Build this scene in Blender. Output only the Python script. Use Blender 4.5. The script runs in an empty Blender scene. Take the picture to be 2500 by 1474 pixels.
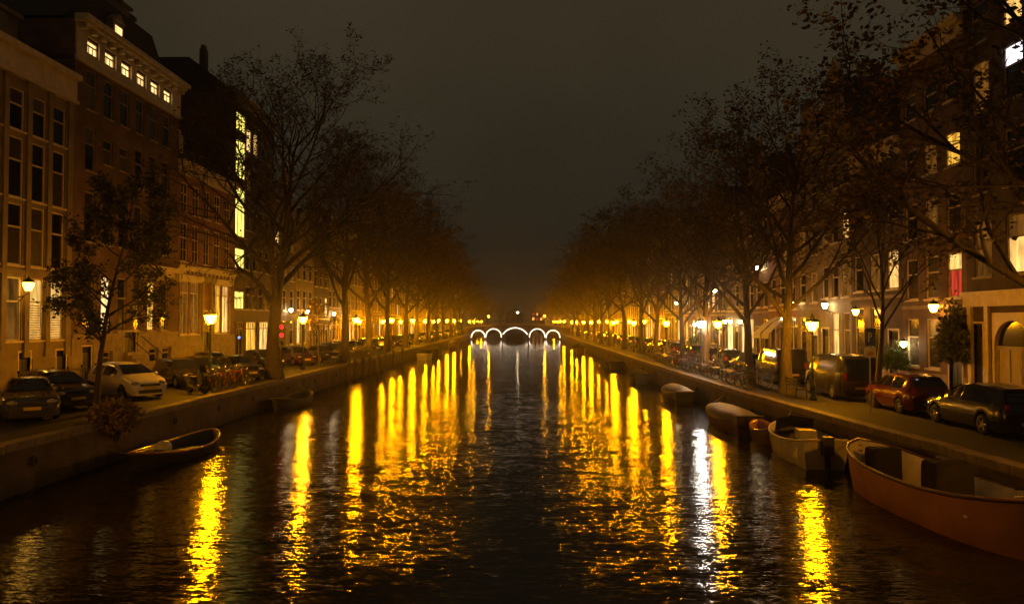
import bpy, math, random
from mathutils import Vector, Matrix
R = math.radians
sc = bpy.context.scene
COL = sc.collection

# ------------------------------------------------------------------ camera
cam_d = bpy.data.cameras.new('camera')
cam = bpy.data.objects.new('camera', cam_d)
COL.objects.link(cam)
cam.location = (0, 0, 5.0)
cam.rotation_euler = (R(90 + 1.52), 0, R(0.76))
cam_d.sensor_width = 36.0
cam_d.lens = 26.0
cam_d.clip_start = 0.1
cam_d.clip_end = 3000
sc.camera = cam

# ------------------------------------------------------------------ night sky over the city
W = bpy.data.worlds.new('World'); sc.world = W; W.use_nodes = True
nt = W.node_tree; nt.nodes.clear()
wo = nt.nodes.new('ShaderNodeOutputWorld'); add = nt.nodes.new('ShaderNodeAddShader')
b1 = nt.nodes.new('ShaderNodeBackground'); b2 = nt.nodes.new('ShaderNodeBackground')
sky = nt.nodes.new('ShaderNodeTexSky'); sky.sky_type = 'NISHITA'; sky.sun_disc = False
sky.sun_elevation = R(-6); sky.sun_rotation = R(200)
b1.inputs[1].default_value = 0.012
nt.links.new(sky.outputs[0], b1.inputs[0])
tc = nt.nodes.new('ShaderNodeTexCoord'); sx = nt.nodes.new('ShaderNodeSeparateXYZ'); rp = nt.nodes.new('ShaderNodeValToRGB')
nt.links.new(tc.outputs['Generated'], sx.inputs[0]); nt.links.new(sx.outputs[2], rp.inputs[0])
e = rp.color_ramp.elements
e[0].position = 0.0; e[0].color = (0.0135, 0.0118, 0.0072, 1)
e[1].position = 0.45; e[1].color = (0.040, 0.0305, 0.0165, 1)
m_ = e.new(0.2); m_.color = (0.0270, 0.0222, 0.0130, 1)
cn = nt.nodes.new('ShaderNodeTexNoise'); cn.inputs['Scale'].default_value = 2.2; cn.inputs['Detail'].default_value = 4
nt.links.new(tc.outputs['Generated'], cn.inputs[0])
cm = nt.nodes.new('ShaderNodeMapRange'); cm.inputs[1].default_value = 0.3; cm.inputs[2].default_value = 0.7; cm.inputs[3].default_value = 0.80; cm.inputs[4].default_value = 1.20
nt.links.new(cn.outputs[0], cm.inputs[0])
mx = nt.nodes.new('ShaderNodeVectorMath'); mx.operation = 'SCALE'
nt.links.new(rp.outputs[0], mx.inputs[0]); nt.links.new(cm.outputs[0], mx.inputs['Scale'])
nt.links.new(mx.outputs[0], b2.inputs[0]); b2.inputs[1].default_value = 1.0
nt.links.new(b1.outputs[0], add.inputs[0]); nt.links.new(b2.outputs[0], add.inputs[1])
nt.links.new(add.outputs[0], wo.inputs[0])

vs = sc.view_settings
vs.view_transform = 'Standard'; vs.look = 'None'; vs.gamma = 1; vs.exposure = 0.0; vs.use_curve_mapping = False
cy = sc.cycles
cy.use_denoising = True
try: cy.denoiser = 'OPENIMAGEDENOISE'
except Exception: pass
cy.max_bounces = 3; cy.diffuse_bounces = 1; cy.glossy_bounces = 2; cy.volume_bounces = 0; cy.use_adaptive_sampling = True; cy.adaptive_threshold = 0.02; cy.adaptive_min_samples = 24; cy.transmission_bounces = 2; cy.transparent_max_bounces = 4
cy.caustics_reflective = False; cy.caustics_refractive = False
cy.sample_clamp_indirect = 4.0
cy.use_light_tree = True

# ------------------------------------------------------------------ materials
MATS = {}
def mat(name, col, rough=0.8, metal=0.0, var=0.25, scale=3.0, bump=0.0, emis=None, es=0.0, coat=0.0, spec=0.5, detail=4, stretch=None):
    if name in MATS: return MATS[name]
    m = bpy.data.materials.new(name); m.use_nodes = True
    n = m.node_tree; b = n.nodes['Principled BSDF']
    b.inputs['Roughness'].default_value = rough; b.inputs['Metallic'].default_value = metal
    b.inputs['Coat Weight'].default_value = coat; b.inputs['Coat Roughness'].default_value = 0.08
    b.inputs['Specular IOR Level'].default_value = spec
    t = n.nodes.new('ShaderNodeTexCoord'); nz = n.nodes.new('ShaderNodeTexNoise')
    nz.inputs['Scale'].default_value = scale; nz.inputs['Detail'].default_value = detail
    src = t.outputs['Object']
    if stretch:
        mp = n.nodes.new('ShaderNodeMapping'); mp.inputs['Scale'].default_value = stretch
        n.links.new(src, mp.inputs[0]); src = mp.outputs[0]
    n.links.new(src, nz.inputs[0])
    mr = n.nodes.new('ShaderNodeMapRange'); mr.inputs[1].default_value = 0.3; mr.inputs[2].default_value = 0.7
    mr.inputs[3].default_value = 1 - var; mr.inputs[4].default_value = 1 + var
    n.links.new(nz.outputs[0], mr.inputs[0])
    v = n.nodes.new('ShaderNodeVectorMath'); v.operation = 'SCALE'; v.inputs[0].default_value = col[:3]
    n.links.new(mr.outputs[0], v.inputs['Scale']); n.links.new(v.outputs[0], b.inputs['Base Color'])
    if bump:
        bp = n.nodes.new('ShaderNodeBump'); bp.inputs['Strength'].default_value = 0.6; bp.inputs['Distance'].default_value = bump
        n.links.new(nz.outputs[0], bp.inputs['Height']); n.links.new(bp.outputs[0], b.inputs['Normal'])
    if emis:
        b.inputs['Emission Color'].default_value = (*emis, 1); b.inputs['Emission Strength'].default_value = es
    MATS[name] = m
    return m

def brick_mat(name, c1, c2, mortar, sc_=1.0):
    m = bpy.data.materials.new(name); m.use_nodes = True; MATS[name] = m
    n = m.node_tree; b = n.nodes['Principled BSDF']; b.inputs['Roughness'].default_value = 0.85
    t = n.nodes.new('ShaderNodeTexCoord')
    s = n.nodes.new('ShaderNodeSeparateXYZ'); c = n.nodes.new('ShaderNodeCombineXYZ'); ad = n.nodes.new('ShaderNodeMath')
    n.links.new(t.outputs['Object'], s.inputs[0])
    n.links.new(s.outputs[0], ad.inputs[0]); n.links.new(s.outputs[1], ad.inputs[1])
    n.links.new(ad.outputs[0], c.inputs[0]); n.links.new(s.outputs[2], c.inputs[1])
    br = n.nodes.new('ShaderNodeTexBrick'); br.inputs['Scale'].default_value = sc_
    br.inputs['Brick Width'].default_value = 0.21; br.inputs['Row Height'].default_value = 0.065; br.inputs['Mortar Size'].default_value = 0.008
    br.inputs['Color1'].default_value = (*c1, 1); br.inputs['Color2'].default_value = (*c2, 1); br.inputs['Mortar'].default_value = (*mortar, 1)
    n.links.new(c.outputs[0], br.inputs[0])
    nz = n.nodes.new('ShaderNodeTexNoise'); nz.inputs['Scale'].default_value = 0.9; nz.inputs['Detail'].default_value = 6
    n.links.new(t.outputs['Object'], nz.inputs[0])
    mr = n.nodes.new('ShaderNodeMapRange'); mr.inputs[1].default_value = 0.3; mr.inputs[2].default_value = 0.7; mr.inputs[3].default_value = 0.6; mr.inputs[4].default_value = 1.35
    n.links.new(nz.outputs[0], mr.inputs[0])
    v = n.nodes.new('ShaderNodeVectorMath'); v.operation = 'SCALE'
    n.links.new(br.outputs[0], v.inputs[0]); n.links.new(mr.outputs[0], v.inputs['Scale']); n.links.new(v.outputs[0], b.inputs['Base Color'])
    bp = n.nodes.new('ShaderNodeBump'); bp.inputs['Strength'].default_value = 0.5; bp.inputs['Distance'].default_value = 0.01; bp.invert = True
    n.links.new(br.outputs['Fac'], bp.inputs['Height']); n.links.new(bp.outputs[0], b.inputs['Normal'])
    return m

def emit(name, col, strength, var=0.0, vscale=(1, 1, 1)):
    if name in MATS: return MATS[name]
    m = bpy.data.materials.new(name); m.use_nodes = True; n = m.node_tree; n.nodes.clear()
    o = n.nodes.new('ShaderNodeOutputMaterial'); e = n.nodes.new('ShaderNodeEmission')
    e.inputs[0].default_value = (*col, 1); e.inputs[1].default_value = strength
    if var:
        t = n.nodes.new('ShaderNodeTexCoord'); mp = n.nodes.new('ShaderNodeMapping'); mp.inputs['Scale'].default_value = vscale
        nz = n.nodes.new('ShaderNodeTexNoise'); nz.inputs['Scale'].default_value = 1.0; nz.inputs['Detail'].default_value = 3
        mr = n.nodes.new('ShaderNodeMapRange'); mr.inputs[1].default_value = 0.35; mr.inputs[2].default_value = 0.65
        mr.inputs[3].default_value = strength * (1 - var); mr.inputs[4].default_value = strength * (1 + var)
        oi = n.nodes.new('ShaderNodeObjectInfo'); va = n.nodes.new('ShaderNodeVectorMath'); va.operation = 'ADD'
        n.links.new(t.outputs['Object'], mp.inputs[0]); n.links.new(mp.outputs[0], va.inputs[0]); n.links.new(oi.outputs['Location'], va.inputs[1])
        n.links.new(va.outputs[0], nz.inputs[0])
        n.links.new(nz.outputs[0], mr.inputs[0]); n.links.new(mr.outputs[0], e.inputs[1])
    n.links.new(e.outputs[0], o.inputs[0]); MATS[name] = m
    return m

SOD = (1.0, 0.35, 0.0016)
emit('sodium', SOD, 620); emit('sodium_dim', (1.0, 0.42, 0.04), 40)
emit('white_lamp', (1.0, 0.74, 0.38), 50); emit('white_street', (1.0, 0.90, 0.74), 260)
emit('bulb', (1.0, 0.80, 0.55), 7.0)
emit('signal_red', (1.0, 0.015, 0.02), 2.2); emit('tail_glow', (1.0, 0.02, 0.04), 0.25)
emit('lit_warm', (1.0, 0.54, 0.14), 1.2, 0.5, (3, 3, .7)); emit('lit_cream', (1.0, 0.62, 0.20), 1.7, 0.3, (3, 3, .6))
emit('lit_bright', (1.0, 0.64, 0.24), 1.7, 0.35, (3, 3, .6)); emit('lit_stair', (0.86, 0.72, 0.13), 2.0, 0.35, (4, 4, .4))
emit('lit_shutter', (1.0, 0.56, 0.13), 0.85, 0.3, (3, 3, .6))
emit('lit_white', (0.95, 0.92, 1.0), 2.2, 0.3, (3, 3, .8)); emit('lit_dim', (1.0, 0.38, 0.05), 0.13, 0.6, (3, 3, .7))
emit('lit_red', (1.0, 0.09, 0.035), 0.5, 0.5, (5, 5, .3)); emit('lit_gold', (1.0, 0.48, 0.05), 1.1, 0.6, (4, 4, .6))
emit('blue_neon', (0.1, 0.25, 1.0), 3.0); emit('green_led', (0.0, 1.0, 0.3), 2.0)

brick_mat('brick_brown', (0.17, 0.085, 0.05), (0.12, 0.06, 0.04), (0.16, 0.13, 0.10))
brick_mat('brick_red', (0.29, 0.10, 0.055), (0.22, 0.075, 0.045), (0.17, 0.13, 0.10))
brick_mat('brick_dark', (0.085, 0.05, 0.038), (0.065, 0.04, 0.03), (0.10, 0.085, 0.07))
brick_mat('brick_grey', (0.20, 0.16, 0.12), (0.15, 0.12, 0.095), (0.2, 0.17, 0.14))
brick_mat('quay_brick', (0.10, 0.062, 0.045), (0.07, 0.048, 0.036), (0.09, 0.08, 0.07))
brick_mat('paver', (0.034, 0.024, 0.018), (0.025, 0.018, 0.014), (0.016, 0.014, 0.011))
def quay_wear():
    m = MATS['quay_brick']; n = m.node_tree; b = n.nodes['Principled BSDF']; src = b.inputs['Base Color'].links[0].from_socket
    g = n.nodes.new('ShaderNodeNewGeometry'); mp = n.nodes.new('ShaderNodeMapping'); mp.inputs['Scale'].default_value = (1, 1.6, .25); n.links.new(g.outputs['Position'], mp.inputs[0])
    nz = n.nodes.new('ShaderNodeTexNoise'); nz.inputs['Scale'].default_value = 1.1; nz.inputs['Detail'].default_value = 6; n.links.new(mp.outputs[0], nz.inputs[0])
    s_ = n.nodes.new('ShaderNodeSeparateXYZ'); n.links.new(g.outputs['Position'], s_.inputs[0])
    a = n.nodes.new('ShaderNodeMath'); a.operation = 'MULTIPLY_ADD'; a.inputs[1].default_value = -1.6; a.inputs[2].default_value = 1.25; n.links.new(nz.outputs[0], a.inputs[0])
    su = n.nodes.new('ShaderNodeMath'); su.operation = 'ADD'; n.links.new(s_.outputs[2], su.inputs[0]); n.links.new(a.outputs[0], su.inputs[1])
    mr = n.nodes.new('ShaderNodeMapRange'); mr.inputs[1].default_value = .35; mr.inputs[2].default_value = 1.0; n.links.new(su.outputs[0], mr.inputs[0])
    mx = n.nodes.new('ShaderNodeMixRGB'); mx.inputs[1].default_value = (.018, .022, .010, 1); n.links.new(src, mx.inputs[2]); n.links.new(mr.outputs[0], mx.inputs[0]); n.links.new(mx.outputs[0], b.inputs['Base Color'])
quay_wear()
mat('stone', (0.27, 0.21, 0.13), 0.75, var=0.3, scale=2.0, bump=0.01)
mat('stucco', (0.235, 0.18, 0.105), 0.8, var=0.25, scale=1.2)
mat('kerb', (0.14, 0.105, 0.07), 0.7, var=0.35, scale=4.0, bump=0.008)
mat('trim', (0.62, 0.52, 0.36), 0.55, var=0.15, scale=2.5)
mat('trim_dull', (0.31, 0.25, 0.17), 0.6, var=0.2, scale=2.5)
mat('darkwood', (0.03, 0.022, 0.016), 0.5, var=0.4, scale=6)
mat('doorgreen', (0.014, 0.022, 0.017), 0.35, var=0.2)
mat('roof', (0.045, 0.033, 0.028), 0.8, var=0.4, scale=5, bump=0.02)
mat('glass', (0.010, 0.010, 0.010), 0.08, var=0.2, spec=0.6)
mat('iron', (0.012, 0.013, 0.012), 0.45, metal=0.2, var=0.3, scale=8)
mat('lampgreen', (0.02, 0.035, 0.028), 0.45, metal=0.2, var=0.3)
mat('bark', (0.055, 0.042, 0.03), 0.9, var=0.4, scale=5, bump=0.03, stretch=(3, 3, .6))
mat('leaf', (0.11, 0.068, 0.022), 0.7, var=0.55, scale=1.3)
mat('leaf_green', (0.05, 0.055, 0.014), 0.7, var=0.5, scale=1.3)
mat('bush', (0.19, 0.125, 0.045), 0.75, var=0.5, scale=4)
mat('shrub', (0.05, 0.10, 0.018), 0.7, var=0.5, scale=4)
mat('tyre', (0.012, 0.012, 0.012), 0.85, var=0.2)
mat('rim', (0.32, 0.30, 0.27), 0.35, metal=0.7, var=0.15)
mat('blackplastic', (0.015, 0.015, 0.015), 0.5, var=0.2)
mat('carglass', (0.008, 0.009, 0.009), 0.05, var=0.1, spec=0.7)
mat('lens', (0.45, 0.42, 0.36), 0.08, metal=0.5, var=0.3, scale=20)
mat('redlens', (0.30, 0.01, 0.008), 0.12, var=0.1)
mat('plate', (0.55, 0.38, 0.03), 0.5, var=0.05)
def paint(name, c, metal=0.15, rough=0.22): return mat(name, c, rough, metal, var=0.06, coat=0.6)
paint('p_white', (0.74, 0.71, 0.64)); paint('p_silver', (0.085, 0.08, 0.07), 0.5); paint('p_black', (0.008, 0.008, 0.009))
paint('p_red', (0.13, 0.007, 0.006)); paint('p_navy', (0.012, 0.016, 0.03)); paint('p_grey', (0.025, 0.025, 0.024), 0.3); paint('p_maroon', (0.06, 0.010, 0.008)); paint('p_green', (0.02, 0.035, 0.02))
mat('hull_orange', (0.42, 0.18, 0.08), 0.5, var=0.22, scale=1.6, detail=8, stretch=(1, 1, .5)); mat('hull_white', (0.48, 0.44, 0.36), 0.4, var=0.2, scale=2)
mat('hull_dark', (0.02, 0.022, 0.022), 0.45, var=0.3); mat('hull_brown', (0.10, 0.045, 0.02), 0.4, var=0.35, scale=4)
mat('boat_cream', (0.66, 0.56, 0.36), 0.55, var=0.2, scale=2); mat('varnish', (0.26, 0.12, 0.035), 0.25, var=0.3, scale=6, coat=0.5)
mat('tarp_grey', (0.075, 0.06, 0.045), 0.6, var=0.3, scale=3, bump=0.04); mat('tarp_dark', (0.016, 0.014, 0.012), 0.85, spec=0.15, var=0.3, scale=3, bump=0.04)
mat('rubber', (0.02, 0.018, 0.016), 0.6); mat('wood_grey', (0.055, 0.045, 0.035), 0.85, var=0.4, scale=4, bump=0.02, stretch=(3, 3, .5))
mat('bike_black', (0.012, 0.012, 0.012), 0.4, metal=0.2); mat('bike_red', (0.16, 0.012, 0.01), 0.35); mat('bike_blue', (0.015, 0.04, 0.12), 0.35)
mat('chrome', (0.6, 0.56, 0.5), 0.18, metal=1.0, var=0.1); mat('leather', (0.03, 0.02, 0.012), 0.6)
mat('sign_blue', (0.015, 0.06, 0.30), 0.4, var=0.05); mat('sign_white', (0.6, 0.55, 0.47), 0.5, var=0.05); mat('awning', (0.70, 0.66, 0.52), 0.8, var=0.1)
mat('canvas_white', (0.75, 0.72, 0.62), 0.85, var=0.1); mat('earth', (0.05, 0.04, 0.03), 0.95, var=0.3)
mat('curtain', (0.4, 0.33, 0.2), 0.9, var=0.3, scale=6, stretch=(6, 6, .3))

# canal water: smooth skin with wind ripples; a livelier patch near the viewer, calmer beyond
def water_mat():
    m = bpy.data.materials.new('canal_water'); m.use_nodes = True; n = m.node_tree; L = n.links
    b = n.nodes['Principled BSDF']; b.inputs['Base Color'].default_value = (0.010, 0.009, 0.006, 1)
    b.inputs['Roughness'].default_value = 0.15; b.inputs['IOR'].default_value = 1.33
    g = n.nodes.new('ShaderNodeNewGeometry')
    def mth(op, a, bb=None, clamp=False):
        x = n.nodes.new('ShaderNodeMath'); x.operation = op; x.use_clamp = clamp
        for i, v in enumerate((a, bb)):
            if v is None: continue
            if isinstance(v, (int, float)): x.inputs[i].default_value = v
            else: L.new(v, x.inputs[i])
        return x.outputs[0]
    s = n.nodes.new('ShaderNodeSeparateXYZ'); L.new(g.outputs['Position'], s.inputs[0])
    nb = n.nodes.new('ShaderNodeTexNoise'); nb.inputs['Scale'].default_value = 0.12; nb.inputs['Detail'].default_value = 3; L.new(g.outputs['Position'], nb.inputs[0])
    yb = mth('MULTIPLY_ADD', s.outputs[0], 1.5); yb.node.inputs[2].default_value = -48.0     # 1.5 X - 48
    d = mth('ADD', s.outputs[1], yb)
    d = mth('ADD', d, mth('MULTIPLY', mth('SUBTRACT', nb.outputs[0], 0.5), 34.0))
    mr = n.nodes.new('ShaderNodeMapRange'); mr.interpolation_type = 'SMOOTHSTEP'
    mr.inputs[1].default_value = -5; mr.inputs[2].default_value = 4; mr.inputs[3].default_value = 0.9; mr.inputs[4].default_value = 0.30
    L.new(d, mr.inputs[0])
    # gusts: patches of stronger and weaker ripple
    gp = n.nodes.new('ShaderNodeMapping'); gp.inputs['Scale'].default_value = (0.10, 0.42, 1); L.new(g.outputs['Position'], gp.inputs[0])
    gn = n.nodes.new('ShaderNodeTexNoise'); gn.inputs['Scale'].default_value = 1.0; gn.inputs['Detail'].default_value = 2; L.new(gp.outputs[0], gn.inputs[0])
    gm = n.nodes.new('ShaderNodeMapRange'); gm.inputs[1].default_value = 0.3; gm.inputs[2].default_value = 0.7; gm.inputs[3].default_value = 0.72; gm.inputs[4].default_value = 1.3
    L.new(gn.outputs[0], gm.inputs[0])
    fr = n.nodes.new('ShaderNodeMapRange'); fr.inputs[1].default_value = 75; fr.inputs[2].default_value = 150; fr.inputs[3].default_value = 1.0; fr.inputs[4].default_value = 0.3; L.new(s.outputs[1], fr.inputs[0])
    amp = mth('MULTIPLY', mth('MULTIPLY', mr.outputs[0], gm.outputs[0]), fr.outputs[0])
    ro = n.nodes.new('ShaderNodeMapRange'); ro.inputs[1].default_value = 60; ro.inputs[2].default_value = 140; ro.inputs[3].default_value = 0.115; ro.inputs[4].default_value = 0.06; L.new(s.outputs[1], ro.inputs[0]); L.new(ro.outputs[0], b.inputs['Roughness'])
    tot = None
    for scale, k, det, st in ((1.3, 0.10, 1, (0.5, 1.2, 1)), (7.5, 0.30, 2, (0.30, 1.35, 1)), (22.0, 0.40, 2, (0.32, 1.3, 1))):
        mp = n.nodes.new('ShaderNodeMapping'); mp.inputs['Scale'].default_value = st; mp.inputs['Rotation'].default_value = (0, 0, 0.15); L.new(g.outputs['Position'], mp.inputs[0])
        t = n.nodes.new('ShaderNodeTexNoise'); t.inputs['Scale'].default_value = scale; t.inputs['Detail'].default_value = det; t.inputs['Roughness'].default_value = 0.5
        L.new(mp.outputs[0], t.inputs[0])
        sb = n.nodes.new('ShaderNodeVectorMath'); sb.operation = 'SUBTRACT'; sb.inputs[1].default_value = (0.5, 0.5, 0.5); L.new(t.outputs['Color'], sb.inputs[0])
        kk = n.nodes.new('ShaderNodeVectorMath'); kk.operation = 'SCALE'; kk.inputs['Scale'].default_value = k; L.new(sb.outputs[0], kk.inputs[0])
        if tot is None: tot = kk.outputs[0]
        else:
            ad = n.nodes.new('ShaderNodeVectorMath'); ad.operation = 'ADD'; L.new(tot, ad.inputs[0]); L.new(kk.outputs[0], ad.inputs[1]); tot = ad.outputs[0]
    sl = n.nodes.new('ShaderNodeVectorMath'); sl.operation = 'SCALE'; L.new(tot, sl.inputs[0]); L.new(amp, sl.inputs['Scale'])
    sp = n.nodes.new('ShaderNodeSeparateXYZ'); L.new(sl.outputs[0], sp.inputs[0])
    cb = n.nodes.new('ShaderNodeCombineXYZ'); L.new(sp.outputs[0], cb.inputs[0]); L.new(sp.outputs[1], cb.inputs[1]); cb.inputs[2].default_value = 1
    an = n.nodes.new('ShaderNodeVectorMath'); an.operation = 'MULTIPLY'; an.inputs[1].default_value = (0.46, 1.40, 1); L.new(tot, an.inputs[0]); L.new(an.outputs[0], sl.inputs[0])
    nm = n.nodes.new('ShaderNodeVectorMath'); nm.operation = 'NORMALIZE'; L.new(cb.outputs[0], nm.inputs[0])
    L.new(nm.outputs[0], b.inputs['Normal'])
    MATS['water'] = m
water_mat()

# ------------------------------------------------------------------ mesh builder
class MB:
    def __init__(s): s.v = []; s.f = []; s.mi = []; s.sm = []
    def quadpts(s, pts, mi=0, smooth=False):
        i = len(s.v); s.v += [tuple(p) for p in pts]; s.f.append(tuple(range(i, i + len(pts)))); s.mi.append(mi); s.sm.append(smooth)
    def box(s, x0, x1, y0, y1, z0, z1, mi=0):
        i = len(s.v)
        s.v += [(x0, y0, z0), (x1, y0, z0), (x1, y1, z0), (x0, y1, z0), (x0, y0, z1), (x1, y0, z1), (x1, y1, z1), (x0, y1, z1)]
        for f in ((0, 3, 2, 1), (4, 5, 6, 7), (0, 1, 5, 4), (1, 2, 6, 5), (2, 3, 7, 6), (3, 0, 4, 7)):
            s.f.append(tuple(i + k for k in f)); s.mi.append(mi); s.sm.append(False)
        return s
    def grid(s, rows, closed=False, mi=0, smooth=True):
        i = len(s.v); n = len(rows[0])
        for r in rows: s.v += [tuple(p) for p in r]
        for a in range(len(rows) - 1):
            for k in range(n if closed else n - 1):
                k2 = (k + 1) % n
                s.f.append((i + a * n + k, i + a * n + k2, i + (a + 1) * n + k2, i + (a + 1) * n + k)); s.mi.append(mi); s.sm.append(smooth)
        return s
    def tube(s, pts, rad, sides=6, mi=0, cap=True):
        pts = [Vector(p) for p in pts]; rows = []
        if isinstance(rad, (int, float)): rad = [rad] * len(pts)
        ref = None
        for k, p in enumerate(pts):
            d = (pts[min(k + 1, len(pts) - 1)] - pts[max(k - 1, 0)])
            if d.length < 1e-9: d = Vector((0, 0, 1))
            d.normalize()
            if ref is None: ref = d.orthogonal().normalized()
            else:
                ref = (ref - d * ref.dot(d))
                ref = ref.normalized() if ref.length > 1e-6 else d.orthogonal().normalized()
            bb = d.cross(ref)
            rows.append([p + (ref * math.cos(2 * math.pi * j / sides) + bb * math.sin(2 * math.pi * j / sides)) * rad[k] for j in range(sides)])
        s.grid(rows, True, mi)
        if cap:
            s.quadpts(list(reversed(rows[0])), mi); s.quadpts(rows[-1], mi)
        return s
    def lathe(s, prof, sides=12, c=(0, 0, 0), axis='z', mi=0, smooth=True):
        rows = []
        for r, z in prof:
            row = []
            for j in range(sides):
                a = 2 * math.pi * j / sides
                x, y = r * math.cos(a), r * math.sin(a)
                if axis == 'z': row.append((c[0] + x, c[1] + y, c[2] + z))
                elif axis == 'y': row.append((c[0] + x, c[1] + z, c[2] - y))
                else: row.append((c[0] + z, c[1] + x, c[2] + y))
            rows.append(row)
        return s.grid(rows, True, mi, smooth)
    def prism(s, poly, y0, y1, mi=0):      # polygon in x,z extruded along y
        n = len(poly)
        s.quadpts([(x, y0, z) for x, z in poly], mi); s.quadpts([(x, y1, z) for x, z in reversed(poly)], mi)
        for k in range(n):
            (xa, za), (xb, zb) = poly[k], poly[(k + 1) % n]
            s.quadpts([(xa, y0, za), (xa, y1, za), (xb, y1, zb), (xb, y0, zb)], mi)
        return s
    def ball(s, c, r, n=8, m=5, mi=0, sc_=(1, 1, 1)):
        rows = []
        for a in range(m + 1):
            t = math.pi * a / m
            rows.append([(c[0] + sc_[0] * r * math.sin(t) * math.cos(2 * math.pi * j / n), c[1] + sc_[1] * r * math.sin(t) * math.sin(2 * math.pi * j / n), c[2] + sc_[2] * r * math.cos(t)) for j in range(n)])
        return s.grid(rows, True, mi)
    def mesh(s, name, mats):
        me = bpy.data.meshes.new(name); me.from_pydata(s.v, [], s.f)
        for m in (mats if isinstance(mats, (list, tuple)) else [mats]): me.materials.append(MATS[m])
        me.polygons.foreach_set('material_index', s.mi); me.polygons.foreach_set('use_smooth', s.sm)
        me.update(); return me
    def build(s, name, mats, parent=None): return put(name, s.mesh(name, mats), parent)

def put(name, me, parent=None, loc=None, rz=None, material=None):
    o = bpy.data.objects.new(name, me); COL.objects.link(o)
    if parent is not None: o.parent = parent
    if loc is not None: o.location = loc
    if rz is not None: o.rotation_euler = (0, 0, rz)
    if material:
        o.material_slots[0].link = 'OBJECT'; o.material_slots[0].material = MATS[material]
    return o
def tag(o, label=None, cat=None, group=None, kind=None):
    if label: o['label'] = label
    if cat: o['category'] = cat
    if group: o['group'] = group
    if kind: o['kind'] = kind
    return o
def thing(name, label, cat, loc=(0, 0, 0), rz=0.0, group=None):
    o = bpy.data.objects.new(name, None); COL.objects.link(o); o.location = loc; o.rotation_euler = (0, 0, rz); o.empty_display_size = 0.2
    return tag(o, label, cat, group)
ORD = 'first second third fourth fifth sixth seventh eighth ninth tenth eleventh twelfth thirteenth fourteenth fifteenth sixteenth seventeenth eighteenth nineteenth twentieth twenty-first twenty-second twenty-third twenty-fourth twenty-fifth twenty-sixth twenty-seventh twenty-eighth twenty-ninth thirtieth thirty-first thirty-second thirty-third thirty-fourth thirty-fifth thirty-sixth'.split()

# ------------------------------------------------------------------ setting: canal, quays, streets
Q = 1.5                                            # street level above the water
XLF, XRF = -25.0, 21.5                             # facade lines
LEFT = [(-14.6, -40), (-14.6, 60), (-14.4, 110), (-14.6, 205), (-14.6, 520)]
RIGHT = [(12.4, -40), (11.9, 20), (11.55, 26), (11.0, 36), (10.7, 60), (10.8, 110), (10.9, 205), (10.9, 520)]
def edge(poly, y):
    for (xa, ya), (xb, yb) in zip(poly, poly[1:]):
        if ya <= y <= yb: return xa + (xb - xa) * (y - ya) / (yb - ya)
    return poly[-1][0]
mb = MB(); mb.quadpts([(-16, -40, 0), (14, -40, 0), (14, 520, 0), (-16, 520, 0)])
tag(mb.build('canal_water', 'water'), kind='structure')
mb = MB(); mb.quadpts([(-420, -60, -1.6), (420, -60, -1.6), (420, 760, -1.6), (-420, 760, -1.6)])
tag(mb.build('ground', 'earth'), kind='structure')
for nm, poly, sgn in (('street_left', LEFT, -1), ('street_right', RIGHT, 1)):
    mb = MB()
    for (xa, ya), (xb, yb) in zip(poly, poly[1:]):
        a0, b0 = xa + sgn * 0.40, xb + sgn * 0.40
        p = [(a0, ya, Q), (b0, yb, Q), (sgn * 400, yb, Q), (sgn * 400, ya, Q)]
        mb.quadpts(p if sgn < 0 else p[::-1])
    tag(mb.build(nm, 'paver'), kind='structure')
quay_stone_mesh = {}
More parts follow.
